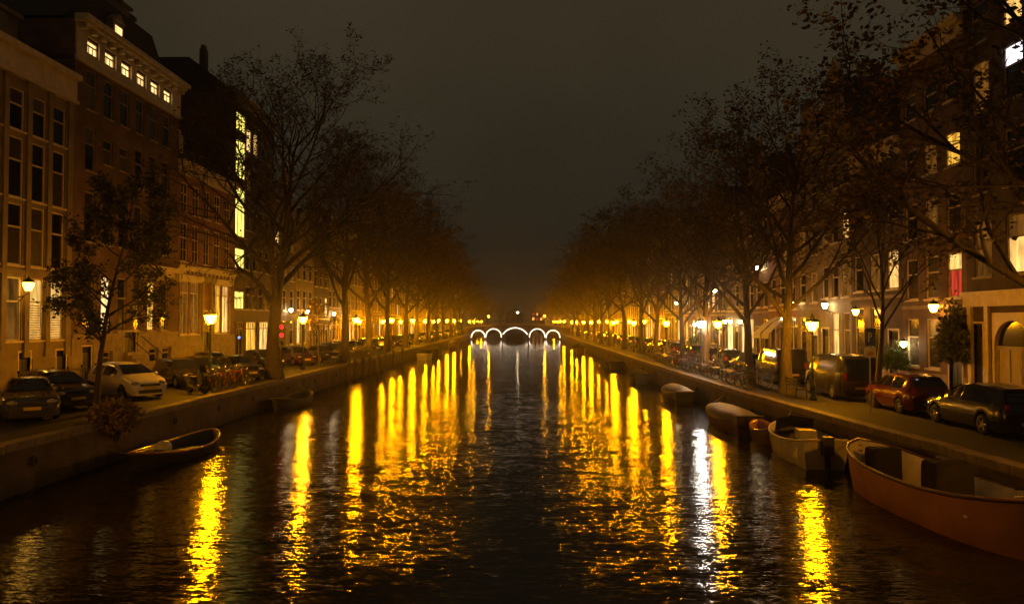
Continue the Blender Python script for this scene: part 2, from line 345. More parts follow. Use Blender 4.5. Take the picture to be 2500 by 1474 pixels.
for nm, poly, sgn in (('quay_wall_left', LEFT, -1), ('quay_wall_right', RIGHT, 1)):
    mb = MB()
    for (xa, ya), (xb, yb) in zip(poly, poly[1:]):
        p = [(xa, ya, -1.6), (xb, yb, -1.6), (xb, yb, Q - 0.22), (xa, ya, Q - 0.22)]
        mb.quadpts(p if sgn < 0 else p[::-1])
    wl = tag(mb.build(nm, 'quay_brick'), kind='structure')
    rnd = random.Random(5)
    y = 12.0
    while y < 150:                                  # granite cap stones along the edge
        ln = 1.25 if y < 80 else 5.0
        xa, xb = edge(poly, y), edge(poly, y + ln)
        key = (ln, rnd.randrange(3))
        if key not in quay_stone_mesh:
            g = 0.012; b_ = 0.02; w = 0.46; h = 0.24
            s = MB(); rows = []
            for yy in (g, ln - g):
                rows.append([(0, yy, 0), (0, yy, h - b_), (b_, yy, h), (w - b_, yy, h), (w, yy, h - b_), (w, yy, 0)])
            s.grid(rows, False, smooth=False); s.quadpts(rows[0]); s.quadpts(rows[1][::-1])
            quay_stone_mesh[key] = s.mesh('cap_stone', 'kerb')
        c = put('cap_stone', quay_stone_mesh[key], wl, (xa - (0.05 * sgn), y, Q - 0.22 + rnd.uniform(-.012, .018)))
        c.rotation_euler = (0, 0, math.atan2(-(xb - xa), ln)); c.scale = (sgn, 1, 1)
        y += ln
    mb = MB()
    xa, xb = edge(poly, y), edge(poly, 510)
    mb.box(min(xa, xa + sgn * .46), max(xa, xa + sgn * .46), y, 515, Q - 0.22, Q + 0.02)
    mb.build('cap_course', 'kerb', wl)

    ring = MB()
    rr_ = [[(0.03 * math.cos(q) * math.cos(a) + .13 * math.cos(a), 0.03 * math.sin(q), .13 * math.sin(a) + .03 * math.cos(q) * math.sin(a)) for q in (0, 1.57, 3.14, 4.71)] for a in [k * math.pi / 8 for k in range(17)]]
    mring = None
    for yy in (18, 22, 26.5, 31, 35.5, 40, 46, 52, 58, 66, 74):
        if mring is None: ring.grid([[(y_, x_, z_) for x_, y_, z_ in r] for r in rr_], True); mring = ring.mesh('mooring_ring', 'iron')
        put('mooring_ring', mring, wl, (edge(poly, yy) - sgn * .05, yy, .85))

# pavement in front of the houses: a raised sidewalk with a kerb
for nm, x0, x1 in (('pavement_left', XLF, XLF + 2.6), ('pavement_right', XRF - 2.4, XRF)):
    mb = MB(); mb.box(x0, x1, -10, 515, Q - .05, Q + 0.11)
    tag(mb.build(nm, 'stone'), kind='structure')

# ------------------------------------------------------------------ houses
WIN = {}
def window_meshes(w, h, style):
    k = (round(w, 2), round(h, 2), style)
    if k in WIN: return WIN[k]
    f = MB(); t = 0.075; d0, d1 = 0.055, 0.16
    f.box(0, t, d0, d1, 0, h); f.box(w - t, w, d0, d1, 0, h); f.box(t, w - t, d0, d1, h - t, h); f.box(t, w - t, d0, d1, 0, t)
    zm = h * (0.62 if style != 'shop' else 0.78)
    f.box(t, w - t, d0 + .005, d1 - .01, zm - .04, zm + .04)
    if style == 'bars':
        f.box(w / 2 - .018, w / 2 + .018, d0 + .012, d1 - .02, t, zm - .04); f.box(w / 2 - .018, w / 2 + .018, d0 + .012, d1 - .02, zm + .04, h - t)
        f.box(t, w - t, d0 + .016, d1 - .03, zm * .5 - .016, zm * .5 + .016)
    elif style == 'shop':
        f.box(w / 2 - .03, w / 2 + .03, d0 + .012, d1 - .02, t, zm - .04)
        for q in (.25, .5, .75): f.box(w * q - .02, w * q + .02, d0 + .012, d1 - .02, zm + .04, h - t)
    elif style == 'six':
        for q in (1 / 3, 2 / 3): f.box(w * q - .02, w * q + .02, d0 + .012, d1 - .02, t, zm - .04)
    if style == 'far': pane = MB(); pane.quadpts([(t, .12, t), (w - t, .12, t), (w - t, .12, h - t), (t, .12, h - t)]); panes = [pane]
    else:
        panes = []
        for z0, z1 in ((t, zm - .04), (zm + .04, h - t)):
            pane = MB(); pane.quadpts([(t, .12, z0), (w - t, .12, z0), (w - t, .12, z1), (t, .12, z1)]); panes.append(pane)
    sl = MB(); sl.box(-.09, w + .09, -.09, .05, -.10, -.005)
    WIN[k] = (f, [p.mesh('pane', 'glass') for p in panes], sl, {})
    return WIN[k]
def add_window(house, u, z, w, h, style='plain', lit=None, trim='trim', sill=True):
    f, panes, sl, cache = window_meshes(w, h, style)
    if trim not in cache: cache[trim] = (f.mesh('window', trim), sl.mesh('sill', trim))
    wi = put('window', cache[trim][0], house, (u - w / 2, 0, z))
    for i, p in enumerate(panes):
        l = lit[i] if isinstance(lit, (tuple, list)) else lit
        put('pane', p, wi, material=l if l else WRND.choice([None, None, None, 'pane_curtain', 'pane_blind', 'pane_blind']))
    if sill: put('sill', cache[trim][1], wi)
    return wi
WRND = random.Random(4)
mat('pane_curtain', (0.10, 0.085, 0.06), 0.18, var=0.5, scale=5, stretch=(5, 5, .3))
mat('pane_blind', (0.055, 0.045, 0.032), 0.12, var=0.4, scale=3, stretch=(.5, .5, 6))
DOOR = {}
def add_door(house, u, z, w, h, m='doorgreen', lit=None):
    k = (round(w, 2), round(h, 2), m)
    if k not in DOOR:
        d = MB(); d.box(0, w, .12, .2, 0, h)
        for a, b_ in ((.08, .45), (.55, .92)):
            d.box(w * a, w * b_, .10, .12, h * .08, h * .42); d.box(w * a, w * b_, .10, .12, h * .48, h * .78)
        fr = MB(); t = .1
        fr.box(-t, 0, -.03, .14, 0, h + t); fr.box(w, w + t, -.03, .14, 0, h + t); fr.box(0, w, -.03, .14, h, h + t)
        kn = MB(); kn.ball((w * .88, .08, h * .45), .035)
        fl = MB(); fl.quadpts([(w * .08, .098, h * .82), (w * .92, .098, h * .82), (w * .92, .098, h * .97), (w * .08, .098, h * .97)])
        DOOR[k] = (d.mesh('door', m), fr.mesh('frame', 'trim'), kn.mesh('knob', 'chrome'), fl.mesh('fanlight', 'glass'))
    d = put('door', DOOR[k][0], house, (u - w / 2, 0, z))
    put('frame', DOOR[k][1], d); put('knob', DOOR[k][2], d); put('fanlight', DOOR[k][3], d, material=lit)
    return d

def wall_mesh(width, H, openings, depth, m, rev=.22):
    us = sorted({0.0, width, *[round(o[0], 3) for o in openings], *[round(o[1], 3) for o in openings]})
    zs = sorted({0.0, H, *[round(o[2], 3) for o in openings], *[round(o[3], 3) for o in openings]})
    b = MB()
    for a0, a1 in zip(us, us[1:]):
        z_run = None
        for c0, c1 in zip(zs, zs[1:]):
            uc, zc = (a0 + a1) / 2, (c0 + c1) / 2
            hole = any(o[0] < uc < o[1] and o[2] < zc < o[3] for o in openings)
            if not hole:
                if z_run is None: z_run = c0
            if (hole or c1 == zs[-1]) and z_run is not None:
                top = c0 if hole else c1
                b.quadpts([(a0, 0, z_run), (a1, 0, z_run), (a1, 0, top), (a0, 0, top)]); z_run = None
    for u0, u1, z0, z1 in [o[:4] for o in openings]:
        b.quadpts([(u0, 0, z0), (u0, rev, z0), (u0, rev, z1), (u0, 0, z1)]); b.quadpts([(u1, rev, z0), (u1, 0, z0), (u1, 0, z1), (u1, rev, z1)])
        b.quadpts([(u0, 0, z1), (u0, rev, z1), (u1, rev, z1), (u1, 0, z1)]); b.quadpts([(u0, rev, z0), (u0, 0, z0), (u1, 0, z0), (u1, rev, z0)])
        b.quadpts([(u0, rev, z0), (u1, rev, z0), (u1, rev, z1), (u0, rev, z1)])
    b.quadpts([(0, depth, 0), (0, 0, 0), (0, 0, H), (0, depth, H)]); b.quadpts([(width, 0, 0), (width, depth, 0), (width, depth, H), (width, 0, H)])
    b.quadpts([(width, depth, 0), (0, depth, 0), (0, depth, H), (width, depth, H)]); b.quadpts([(0, 0, H), (width, 0, H), (width, depth, H), (0, depth, H)])
    return b.mesh('wall', m)

def place(side, yn, width):
    if side == 'L': return (XLF, yn, Q), R(90)
    return (XRF, yn + width, Q), R(-90)

def top_finish(h, top, width, H, m, trim, depth):
    if top == 'cornice':
        c = MB()
        c.box(-.04, width + .04, -.10, .0, H - .95, H - .35); c.box(-.04, width + .04, -.30, .0, H - .35, H - .18); c.box(-.06, width + .06, -.48, .0, H - .18, H + .06)
        n = max(3, int(width / 1.4))
        for i in range(n):
            u = (i + .5) * width / n; c.box(u - .08, u + .08, -.26, -.10, H - .75, H - .35)
        c.build('cornice', trim, h)
        r = MB(); r.prism([(-.02, H), (width + .02, H), (width + .02, H + .03), (-.02, H + .03)], 0, .1)
        r = MB(); pts = [(0.05, H + .02), (depth * .38, H + 3.2), (depth * .62, H + 3.2), (depth - .05, H + .02)]
        rows = [[(u, a, z) for a, z in pts] for u in (.02, width - .02)]
        r.grid(rows, False, smooth=False); r.quadpts(rows[0]); r.quadpts(rows[1][::-1])
        ro = r.build('roof', 'roof', h)
    else:
        cx = width / 2
        if top == 'neck':
            poly = [(0, H), (width, H), (width, H + .35), (cx + width * .30, H + .6), (cx + width * .23, H + 1.6), (cx + width * .21, H + 3.6), (cx + width * .14, H + 3.8), (cx, H + 4.7), (cx - width * .14, H + 3.8), (cx - width * .21, H + 3.6), (cx - width * .23, H + 1.6), (cx - width * .30, H + .6), (0, H + .35)]
        elif top == 'bell':
            poly = [(0, H), (width, H), (width, H + .4), (cx + width * .38, H + .9), (cx + width * .28, H + 1.8), (cx + width * .22, H + 3.0), (cx + width * .12, H + 3.9), (cx, H + 4.2), (cx - width * .12, H + 3.9), (cx - width * .22, H + 3.0), (cx - width * .28, H + 1.8), (cx - width * .38, H + .9), (0, H + .4)]
        elif top == 'step':
            poly = [(0, H), (width, H)]
            for i in range(5): x = width / 2 * (1 - i / 5); z = H + .9 * i; poly += [(cx + x, z + .9), (cx + x - width / 10, z + .9)]
            poly = poly[:-1]; l = [(2 * cx - x, z) for x, z in poly[2:]][::-1]; poly += l
        else:
            poly = [(0, H), (width, H), (cx, H + 3.8)]
        g = MB(); g.prism(poly, -.02, .28); ga = g.build('gable', m, h)
        c = MB()
        for (xa, za), (xb, zb) in zip(poly[2:], poly[3:]):
            c.tube([(xa, .1, za + .04), (xb, .1, zb + .04)], .13, 4)
        c.build('coping', trim, ga)
        r = MB(); rows = [[(.02, y, H + .02), (cx, y, H + 3.4), (width - .02, y, H + .02)] for y in (.3, depth)]
        r.grid(rows, False, smooth=False); r.quadpts(rows[1][::-1]); ro = r.build('roof', 'roof', h)
        k = MB(); k.box(cx - .09, cx + .09, -1.0, .1, H + 2.2 if top != 'tri' else H + 1.6, H + 2.42 if top != 'tri' else H + 1.82); k.build('hoist_beam', 'darkwood', h)
    ch = MB(); ch.box(width * .12, width * .12 + .7, depth * .3, depth * .3 + .5, H, H + 4.4); ch.box(width * .12 + .1, width * .12 + .6, depth * .3 + .08, depth * .3 + .42, H + 4.4, H + 4.75)
    ch.build('chimney', 'brick_dark', ro)

def row_house(name, label, side, yn, width, H, m, top, nb, seed, lit=.2, style='far', shop=False, depth=11.0, trim='trim', group=None, litset=None):
    rnd = random.Random(seed)
    loc, rz = place(side, yn, width)
    h = thing(name, label, 'house', loc, rz, group)
    base = .9 if not shop else .25
    nf = max(3, int((H - base - .8) / 3.3)); fh = (H - base - 1.1) / nf
    ops = []; wins = []
    bw = width / nb
    dcol = rnd.randrange(nb)
    for f in range(nf):
        wh = min(fh - 1.0, 2.5 - .28 * f) if f else fh - .7
        ww = min(1.25, bw * .62)
        for b_ in range(nb):
            u = (b_ + .5) * bw; z = base + f * fh + (.5 if f else .15)
            if f == 0 and b_ == dcol:
                ops.append((u - .55, u + .55, .12, 3.0)); wins.append(('door', u, .12, 1.1, 2.88, None)); continue
            if f == 0 and shop: ww_ = bw * .84
            else: ww_ = ww
            ops.append((u - ww_ / 2, u + ww_ / 2, z, z + wh))
            l = None; r_ = rnd.random()
            if litset and (f, b_) in litset: l = litset[(f, b_)]
            elif f == 0 and r_ < lit * 2.2: l = rnd.choice(['lit_warm', 'lit_cream', 'lit_gold', 'lit_warm', 'lit_dim'])
            elif f and r_ < lit * .6: l = rnd.choice(['lit_warm', 'lit_dim', 'lit_cream', 'lit_dim'])
            wins.append(('win', u, z, ww_, wh, l))
    put('wall', wall_mesh(width, H, ops, depth, m), h)
    for k, u, z, w, hh, l in wins:
        if k == 'door': add_door(h, u, z, w, hh, rnd.choice(['doorgreen', 'darkwood']), lit=('lit_warm' if rnd.random() < lit * 2 else None))
        else: add_window(h, u, z, w, hh, 'shop' if (shop and z < 1) else style, l, trim)
    top_finish(h, top, width, H, m, trim, depth)
    st = MB(); st.box(0, width, -.06, .0, base + fh - .02, base + fh + .16); st.build('stone_band', trim if shop else 'stone', h)
    st = MB(); st.box(0, dcol * bw + bw / 2 - .66, -.05, .0, .13, base - .1 if base > .5 else .2) if dcol else None
    st.box(dcol * bw + bw / 2 + .66, width, -.05, .0, .13, base - .1 if base > .5 else .2)
    st.build('plinth', 'stone', h)
    return h

# --- first house on the left: stucco front with pilasters
Y1, w1 = 27.0, 13.7
h = thing('canal_house', 'pale stuccoed house with pilasters and shuttered lit windows, at the left picture edge', 'house', *place('L', Y1, w1))
cols = [2.2, 3.95, 5.65, 7.35, 9.05, 10.75, 12.4]
ops = []; ww = []
for i, u in enumerate(cols):
    for z, hh in ((2.55, 3.15), (6.3, 3.05), (9.65, 3.0), (13.0, 2.05)):
        ops.append((u - .56, u + .56, z, z + hh)); ww.append((i, u, z, hh))
for u in (9.9, 12.85): ops.append((u - .42, u + .42, .12, 1.95))
put('wall', wall_mesh(w1, 17.0, ops, 11, 'stucco'), h)
slat = None
for i, u, z, hh in ww:
    lit = None
    if z < 3 and i in (5, 6): lit = 'lit_shutter'
    if z < 3 and i == 4: lit = 'lit_dim'
    wi = add_window(h, u, z, 1.12, hh, 'plain', lit, 'trim')
    if lit == 'lit_shutter':                   # slatted shutters behind the lower sash
        if slat is None:
            s = MB(); s.box(.09, 1.03, .085, .11, -.028, .028); slat = s.mesh('slat', 'trim')
        for k in range(14): put('slat', slat, wi, (0, 0, .14 + k * .125))
for u in (9.9, 12.85): add_door(h, u, .12, .84, 1.83, 'darkwood')
pm = MB(); pm.box(-.17, .17, -.12, 0, 2.0, 15.4); pm.box(-.22, .22, -.15, 0, 15.4, 15.75); pm.box(-.22, .22, -.15, 0, 1.7, 2.0); pm = pm.mesh('pilaster', 'stucco')
for u in [3.08, 4.8, 6.5, 8.2, 9.9, 11.55, 13.25]: put('pilaster', pm, h, (u, 0, 0))
b = MB(); b.box(0, w1, -.16, 0, 15.75, 16.9); b.box(-.02, w1 + .02, -.45, 0, 16.9, 17.2); b.box(-.02, w1 + .02, -.30, 0, 15.6, 15.75); b.build('cornice', 'trim', h)
b = MB(); b.box(2, w1 - 3, 1.2, 9, 17.0, 19.2); b.box(1.8, w1 - 2.8, 1.0, 9.2, 19.2, 19.4); b.build('attic_storey', 'brick_grey', h)
b = MB(); b.box(0, w1, -.10, 0, 5.85, 6.1); b.build('string_course', 'stucco', h)
for u0, u1 in ((0, 9.36), (10.44, 12.31), (13.39, w1)):
    b = MB(); b.box(u0, u1, -.07, 0, .12, 1.6); b.build('plinth', 'stucco', h)
b = MB(); b.box(w1 - 2.3, w1 - 2.1, -1.3, 1.3, 17.35, 17.57); b.build('hoist_beam', 'darkwood', h)

# --- second house: tall brown brick, six bays, lit attic windows in a white frieze
Y2, w2, H2 = 40.7, 12.6, 20.5
h = thing('canal_house', 'tall brown brick house with six lit attic windows in its white frieze', 'house', *place('L', Y2, w2))
cols = [1.15, 2.95, 4.75, 6.6, 8.4, 10.2]; cols = [c + .45 for c in cols]
ops = []; ww = []
for i, u in enumerate(cols):
    rows = [(2.9, 3.3), (8.1, 2.9), (12.2, 2.5), (15.75, 2.25)]
    for z, hh in rows:
        if z == 12.2 and i in (1, 2): z, hh = 12.9, 1.5
        ops.append((u - .5, u + .5, z, z + hh)); ww.append((i, u, z, hh, 1.0, None))
    ops.append((u - .62, u + .62, 18.95, 19.75)); ww.append((i, u, 18.95, .8, 1.24, 'lit_bright'))
ops.append((5.5, 6.9, .9, 3.9 - 1.05)); ops += [(1.05, 1.95, .12, 2.1), (8.6, 9.7, .75, 1.7), (10.4, 11.5, .75, 1.7), (2.9, 4.0, .75, 1.7)]
put('wall', wall_mesh(w2, H2, ops, 11, 'brick_brown'), h)
for i, u, z, hh, w, lit in ww:
    if z < 3 and i in (1, 4): lit = 'lit_gold' if i == 4 else 'lit_bright'
    add_window(h, u, z, w, hh, 'six' if hh < 1 else 'plain', lit, 'trim' if hh < 1 else 'trim_dull', sill=hh > 1)
b = MB()                                                    # white frieze pierced by the attic windows
us = [0.0] + [x for c in cols for x in (c - .62, c + .62)] + [w2]
for k in range(0, len(us), 2): b.box(us[k], us[k + 1], -.10, -.002, 18.85, 19.85)
b.box(0, w2, -.10, -.002, 18.35, 18.85); b.box(0, w2, -.10, -.002, 19.85, 20.3)
b.box(-.05, w2 + .05, -.22, -.002, 18.2, 18.35); b.box(-.08, w2 + .08, -.55, -.002, 20.3, 20.5); b.box(-.12, w2 + .12, -.78, -.002, 20.5, 20.75)
b.build('cornice', 'trim', h)
bm_ = MB(); bm_.box(-.1, .1, -.48, -.1, 20.0, 20.3); bm_ = bm_.mesh('bracket', 'trim')
for k in range(13): put('bracket', bm_, h, (.3 + k * 1.0, 0, 0))
b = MB(); b.prism([(.2, 20.75), (w2 - .2, 20.75), (w2 - 2.5, 23.4), (2.5, 23.4)], .8, 10.8); ro = b.build('roof', 'roof', h)
b = MB(); b.box(5.2, 9.6, 2.2, 7.5, 21, 25.0); b.box(5.0, 9.8, 2.0, 7.7, 25.0, 25.2); b.build('penthouse', 'brick_grey', h)
b = MB(); b.box(10.2, 11.9, 3.0, 4.2, 20.8, 25.2); b.box(10.1, 12.0, 2.9, 4.3, 25.2, 25.45); b.build('chimney', 'brick_dark', ro)
b = MB(); b.box(4.4, 5.6, .35, 2.4, 20.75, 22.3); b.prism([(4.3, 22.3), (5.7, 22.3), (5.0, 22.8)], .25, 2.4); do = b.build('dormer', 'trim_dull', h)
b = MB(); b.quadpts([(4.6, .335, 21.0), (5.4, .335, 21.0), (5.4, .335, 22.0), (4.6, .335, 22.0)]); b.build('pane', 'lit_cream', do)
b = MB(); b.box(7.2, 11.6, -.9, 0, 6.9, 7.05); b.box(7.1, 11.7, -1.0, 0, 7.05, 7.2); b.box(7.3, 11.5, -.5, 0, 6.55, 6.9)
for u in (7.5, 9.3, 11.2): b.box(u, u + .22, -.8, 0, 6.3, 6.9)
b.build('balcony', 'trim', h)
b = MB(); b.box(0, 5.4, -.14, 0, 2.6, 2.78); b.build('plinth_cap', 'stone', h)
b = MB(); b.box(7.0, w2, -.14, 0, 2.6, 2.78); b.build('plinth_cap', 'stone', h)
for u0, u1 in ((0, .93), (2.07, 2.8), (4.1, 5.38), (7.02, 8.5), (9.8, 10.3), (11.6, w2)):
    b = MB(); b.box(u0, u1, -.08, 0, .12, 2.6); b.build('plinth', 'stone', h)
for u0, u1 in ((2.8, 4.1), (8.5, 9.8), (10.3, 11.6)):
    for z0, z1 in ((.12, .72), (1.75, 2.6)):
        b = MB(); b.box(u0, u1, -.08, 0, z0, z1); b.build('plinth', 'stone', h)
b = MB(); b.box(.93, 2.07, -.08, 0, 2.25, 2.6); b.build('plinth', 'stone', h)
add_door(h, 1.5, .12, .9, 1.95, 'darkwood')
for u in (3.45, 9.15, 10.95): add_window(h, u, .75, 1.1, .95, 'plain', None, 'trim_dull', sill=False)
st = MB()
for k in range(7): st.box(5.4, 7.0, -.30 - .28 * (6 - k), -.085, .115 + .21 * k if k else .1151, .115 + .21 * (k + 1) - .002)
st.build('front_steps', 'stone', h)
add_door(h, 6.2, .9 + .0, 1.4, 1.95, 'darkwood')
rl = MB()
for u in (5.42, 6.98): rl.tube([(u, -2.1, 1.1), (u, -.35, 2.55)], .03, 5); rl.tube([(u, -2.1, .12), (u, -2.1, 1.1)], .035, 5)
rl.build('stair_rail', 'iron', h)

# --- third house: red brick, five bays, tall lit shop windows
Y3, w3, H3 = 53.3, 10.6, 15.3
h = thing('canal_house', 'red brick house with white sash windows and tall glowing shop windows', 'house', *place('L', Y3, w3))
cols = [1.0, 2.95, 4.95, 6.95, 9.05]
ops = []; ww = []
for i, u in enumerate(cols):
    for z, hh in ((7.95, 2.85), (11.6, 2.2)):
        ops.append((u - .56, u + .56, z, z + hh)); ww.append((u, z, hh, 1.12, None, 'bars'))
for u, w, l in ((1.05, 1.5, 'lit_dim'), (2.85, 1.5, 'lit_dim'), (7.1, 1.35, 'lit_gold'), (8.75, 1.35, 'lit_warm')):
    ops.append((u - w / 2, u + w / 2, 2.55, 6.5)); ww.append((u, 2.55, 3.95, w, l, 'shop'))
ops.append((4.4, 5.5, 1.0, 4.3))
put('wall', wall_mesh(w3, H3, ops, 11, 'brick_red'), h)
for u, z, hh, w, l, s in ww: add_window(h, u, z, w, hh, s, l, 'trim', sill=True)
add_door(h, 4.95, 1.0, 1.1, 3.3, 'darkwood')
top_finish(h, 'cornice', w3, H3, 'brick_red', 'trim', 11)
b = MB(); b.box(0, w3, -.20, 0, 7.45, 7.7); b.box(0, w3, -.10, 0, 7.3, 7.45)
for k in range(14): b.box(.2 + k * .77, .34 + k * .77, -.12, 0, 7.05, 7.3)
b.build('string_course', 'trim', h)
for u0, u1 in ((.1, 3.8), (6.2, 9.6)):
    b = MB(); b.box(u0, u1, -.34, 0, 6.62, 6.95); b.box(u0 + .1, u1 - .1, -.22, 0, 6.5, 6.62); b.build('shop_fascia', 'trim', h)
    b = MB(); b.box(u0 + .05, u0 + .18, -.12, 0, 2.4, 6.5); b.box(u1 - .18, u1 - .05, -.12, 0, 2.4, 6.5); b.build('pilaster', 'stone', h)
b = MB(); b.box(4.0, 4.3, -.15, 0, .12, 6.6); b.box(5.6, 5.9, -.15, 0, .12, 6.6); b.box(3.9, 6.0, -.3, 0, 6.6, 7.0); b.build('door_surround', 'stone', h)
b = MB(); b.box(0, 3.95, -.1, 0, .12, 2.4); b.box(6.05, w3, -.1, 0, .12, 2.4); b.build('plinth', 'stone', h)
b = MB()
for k in range(5): b.box(4.3, 5.6, -.4 - .28 * (4 - k), -.16, .114 + .18 * k, .114 + .18 * (k + 1) - .002)
b.build('front_steps', 'stone', h)
b = MB(); b.box(3.4, 5.0, 2.0, 3.8, H3, H3 + 2.4); b.prism([(3.2, H3 + 2.4), (5.2, H3 + 2.4), (4.2, H3 + 3.3)], 1.9, 3.9); b.build('dormer', 'trim', h)

# --- fourth: tall dark building with a lit stairwell
Y4, w4, H4 = 63.9, 10.0, 23.5
h = thing('canal_house', 'tall dark building with a column of glowing yellow stairwell windows', 'house', *place('L', Y4, w4))
ops = []; ww = []
for z, hh in ((4.6, 1.6), (8.2, 1.8), (11.0, 4.4), (16.2, 3.4), (20.4, 1.6)):
    ops.append((.15, 2.45, z, z + hh)); ww.append((1.3, z, hh, 2.3, 'lit_stair', 'six'))
for u in (3.2, 4.9, 6.6, 8.3):
    for z, hh in ((4.6, 2.1), (8.2, 2.1), (11.8, 2.1), (15.4, 2.1), (19.0, 2.1)):
        ops.append((u - .6, u + .6, z, z + hh)); ww.append((u, z, hh, 1.2, {(3.2, 19.0): 'lit_cream', (4.9, 19.0): 'lit_warm', (3.2, 15.4): 'lit_dim'}.get((u, z)), 'plain'))
for u, w, l in ((1.4, 1.6, None), (4.2, 2.6, 'lit_gold'), (7.6, 2.6, 'lit_warm')):
    ops.append((u - w / 2, u + w / 2, .5, 3.5)); ww.append((u, .5, 3.0, w, l, 'shop'))
put('wall', wall_mesh(w4, H4, ops, 11, 'brick_dark'), h)
for u, z, hh, w, l, s in ww: add_window(h, u, z, w, hh, s, l, 'trim_dull')
top_finish(h, 'cornice', w4, H4, 'brick_dark', 'trim_dull', 11)

# --- the rest of the left row
rnd = random.Random(11)
WALLS = [('brick_brown', 'brown brick'), ('brick_red', 'red brick'), ('brick_dark', 'dark brick'), ('brick_grey', 'grey brick'), ('stucco', 'pale plastered')]
TOPS = [('cornice', 'straight corniced'), ('neck', 'neck-gabled'), ('bell', 'bell-gabled'), ('step', 'step-gabled'), ('cornice', 'straight corniced')]
y = Y4 + w4; k = 4
while y < 203:
    w = rnd.choice([6.0, 7.0, 8.0, 7.5]); 
    if y + w > 203: w = 205 - y
    H = rnd.uniform(13.5, 17.5); wm, wn = rnd.choice(WALLS); tp, tn = rnd.choice(TOPS)
    if tp != 'cornice': H -= 2
    row_house('canal_house', f'{wn} {tn} house, {ORD[k]} house in the row on the left bank', 'L', y, w, H, wm, tp, 3, 100 + k, lit=.24, shop=rnd.random() < .35, group='houses along the left bank')
    y += w; k += 1
y = 224
for k2 in range(7):
    w = 9.0
    row_house('canal_house', f'distant dark house beyond the bridge on the left bank, {ORD[k2]} after it', 'L', y, w, rnd.uniform(13, 16), 'brick_dark', rnd.choice(['cornice', 'neck']), 3, 300 + k2, lit=.2, group='houses beyond the bridge, left bank'); y += w

# --- right row.  (near to far)
rights = [  # yn, width, H, wall, top, bays, lit dict, words, shop
    (27.4, 8.6, 19.5, 'brick_dark', 'cornice', 3, {}, 'dark brick house with an arched stone ground floor at the right picture edge', False),
    (36.0, 6.0, 18.5, 'brick_brown', 'cornice', 3, {(1, 2): ('lit_red', 'lit_warm'), (1, 1): None, (3, 1): 'lit_dim', (3, 2): 'lit_gold', (2, 1): 'lit_dim'}, 'brown brick house with a red-curtained lit window and a big hanging lantern', False),
    (42.0, 6.5, 14.0, 'brick_dark', 'cornice', 3, {(1, 2): 'lit_warm', (1, 1): 'lit_dim'}, 'lower dark brick house with two lit first-floor windows', False),
    (48.5, 5.0, 17.0, 'stucco', 'neck', 3, {(0, 0): 'lit_dim', (0, 1): 'lit_warm', (0, 2): 'lit_dim', (1, 2): 'lit_dim'}, 'pale neck-gabled house with a bright white lamp and lit doorway', False),
    (53.5, 4.5, 16.0, 'stucco', 'bell', 2, {}, 'narrow pale house with curved gable top and flagpole', False),
    (58.0, 6.6, 13.8, 'brick_red', 'cornice', 3, {}, 'red brick shop house with pale sloping awnings', True),
    (64.6, 6.0, 15.5, 'brick_brown', 'step', 3, {(0, 0): 'lit_warm'}, 'step-gabled brown house with a carved balcony front', False),
    (70.6, 7.4, 14.0, 'stucco', 'cornice', 3, {(0, 0): 'lit_bright', (0, 1): 'lit_cream', (0, 2): 'lit_bright'}, 'plastered house with a brilliantly lit yellow shopfront and twin lamps', True),
    (78.0, 6.5, 15.0, 'brick_dark', 'bell', 3, {}, 'dark bell-gabled house between two brightly lit fronts', False),
    (84.5, 7.4, 13.0, 'stucco', 'cornice', 3, {(0, 1): 'lit_cream'}, 'white plastered house with white lamps by its tall door', False),
]
for i, (yn, w, H, wm, tp, nb_, ls, words, shop) in enumerate(rights):
    if i == 0: continue
    row_house('canal_house', words, 'R', yn, w, H, wm, tp, nb_, 500 + i, lit=.10 if i < 7 else .25, style='plain', shop=shop, litset=ls, group='houses along the right bank')
y = 91.9; k = 10
while y < 203:
    w = rnd.choice([6.0, 7.0, 7.5])
    if y + w > 202: w = 205 - y
    H = rnd.uniform(13, 17); wm, wn = rnd.choice(WALLS); tp, tn = rnd.choice(TOPS)
    if tp != 'cornice': H -= 2
    row_house('canal_house', f'{wn} {tn} house, {ORD[k]} house in the row on the right bank', 'R', y, w, H, wm, tp, 3, 600 + k, lit=.26, shop=rnd.random() < .4, group='houses along the right bank')
    y += w; k += 1
y = 224
for k2 in range(7):
    w = 9.0
    row_house('canal_house', f'distant dark house beyond the bridge on the right bank, {ORD[k2]} after it', 'R', y, w, rnd.uniform(13, 16), 'brick_dark', rnd.choice(['cornice', 'neck']), 3, 400 + k2, lit=.2, group='houses beyond the bridge, right bank'); y += w

# first right house with arched ground floor
yn, w, H = 27.4, 8.6, 19.5
h = thing('canal_house', rights[0][7], 'house', *place('R', yn, w), group='houses along the right bank')
ops = []; ww = []
for i, u in enumerate((1.3, 3.6, 6.0)):
    for z, hh in ((5.6, 2.6), (9.5, 2.5), (13.3, 2.4), (16.6, 1.9)):
        lit = {(0, 5.6): 'lit_dim', (1, 5.6): ('lit_warm', 'lit_dim'), (1, 13.3): (None, 'lit_white'), (1, 16.6): ('lit_warm', None), (0, 13.3): 'lit_dim'}.get((i, z))
        ops.append((u - .65, u + .65, z, z + hh)); ww.append((u, z, hh, 1.3, lit))
ops += [(.5, 1.2, .12, 3.4), (1.9, 4.6, .12, 3.9), (5.4, 8.0, .5, 3.6)]
put('wall', wall_mesh(w, H, ops, 11, 'brick_dark'), h)
for u, z, hh, ww_, l in ww: add_window(h, u, z, ww_, hh, 'plain', l, 'trim_dull')
add_door(h, .85, .12, .7, 3.28, 'darkwood')
add_window(h, 6.7, .5, 2.6, 3.1, 'six', None, 'trim')
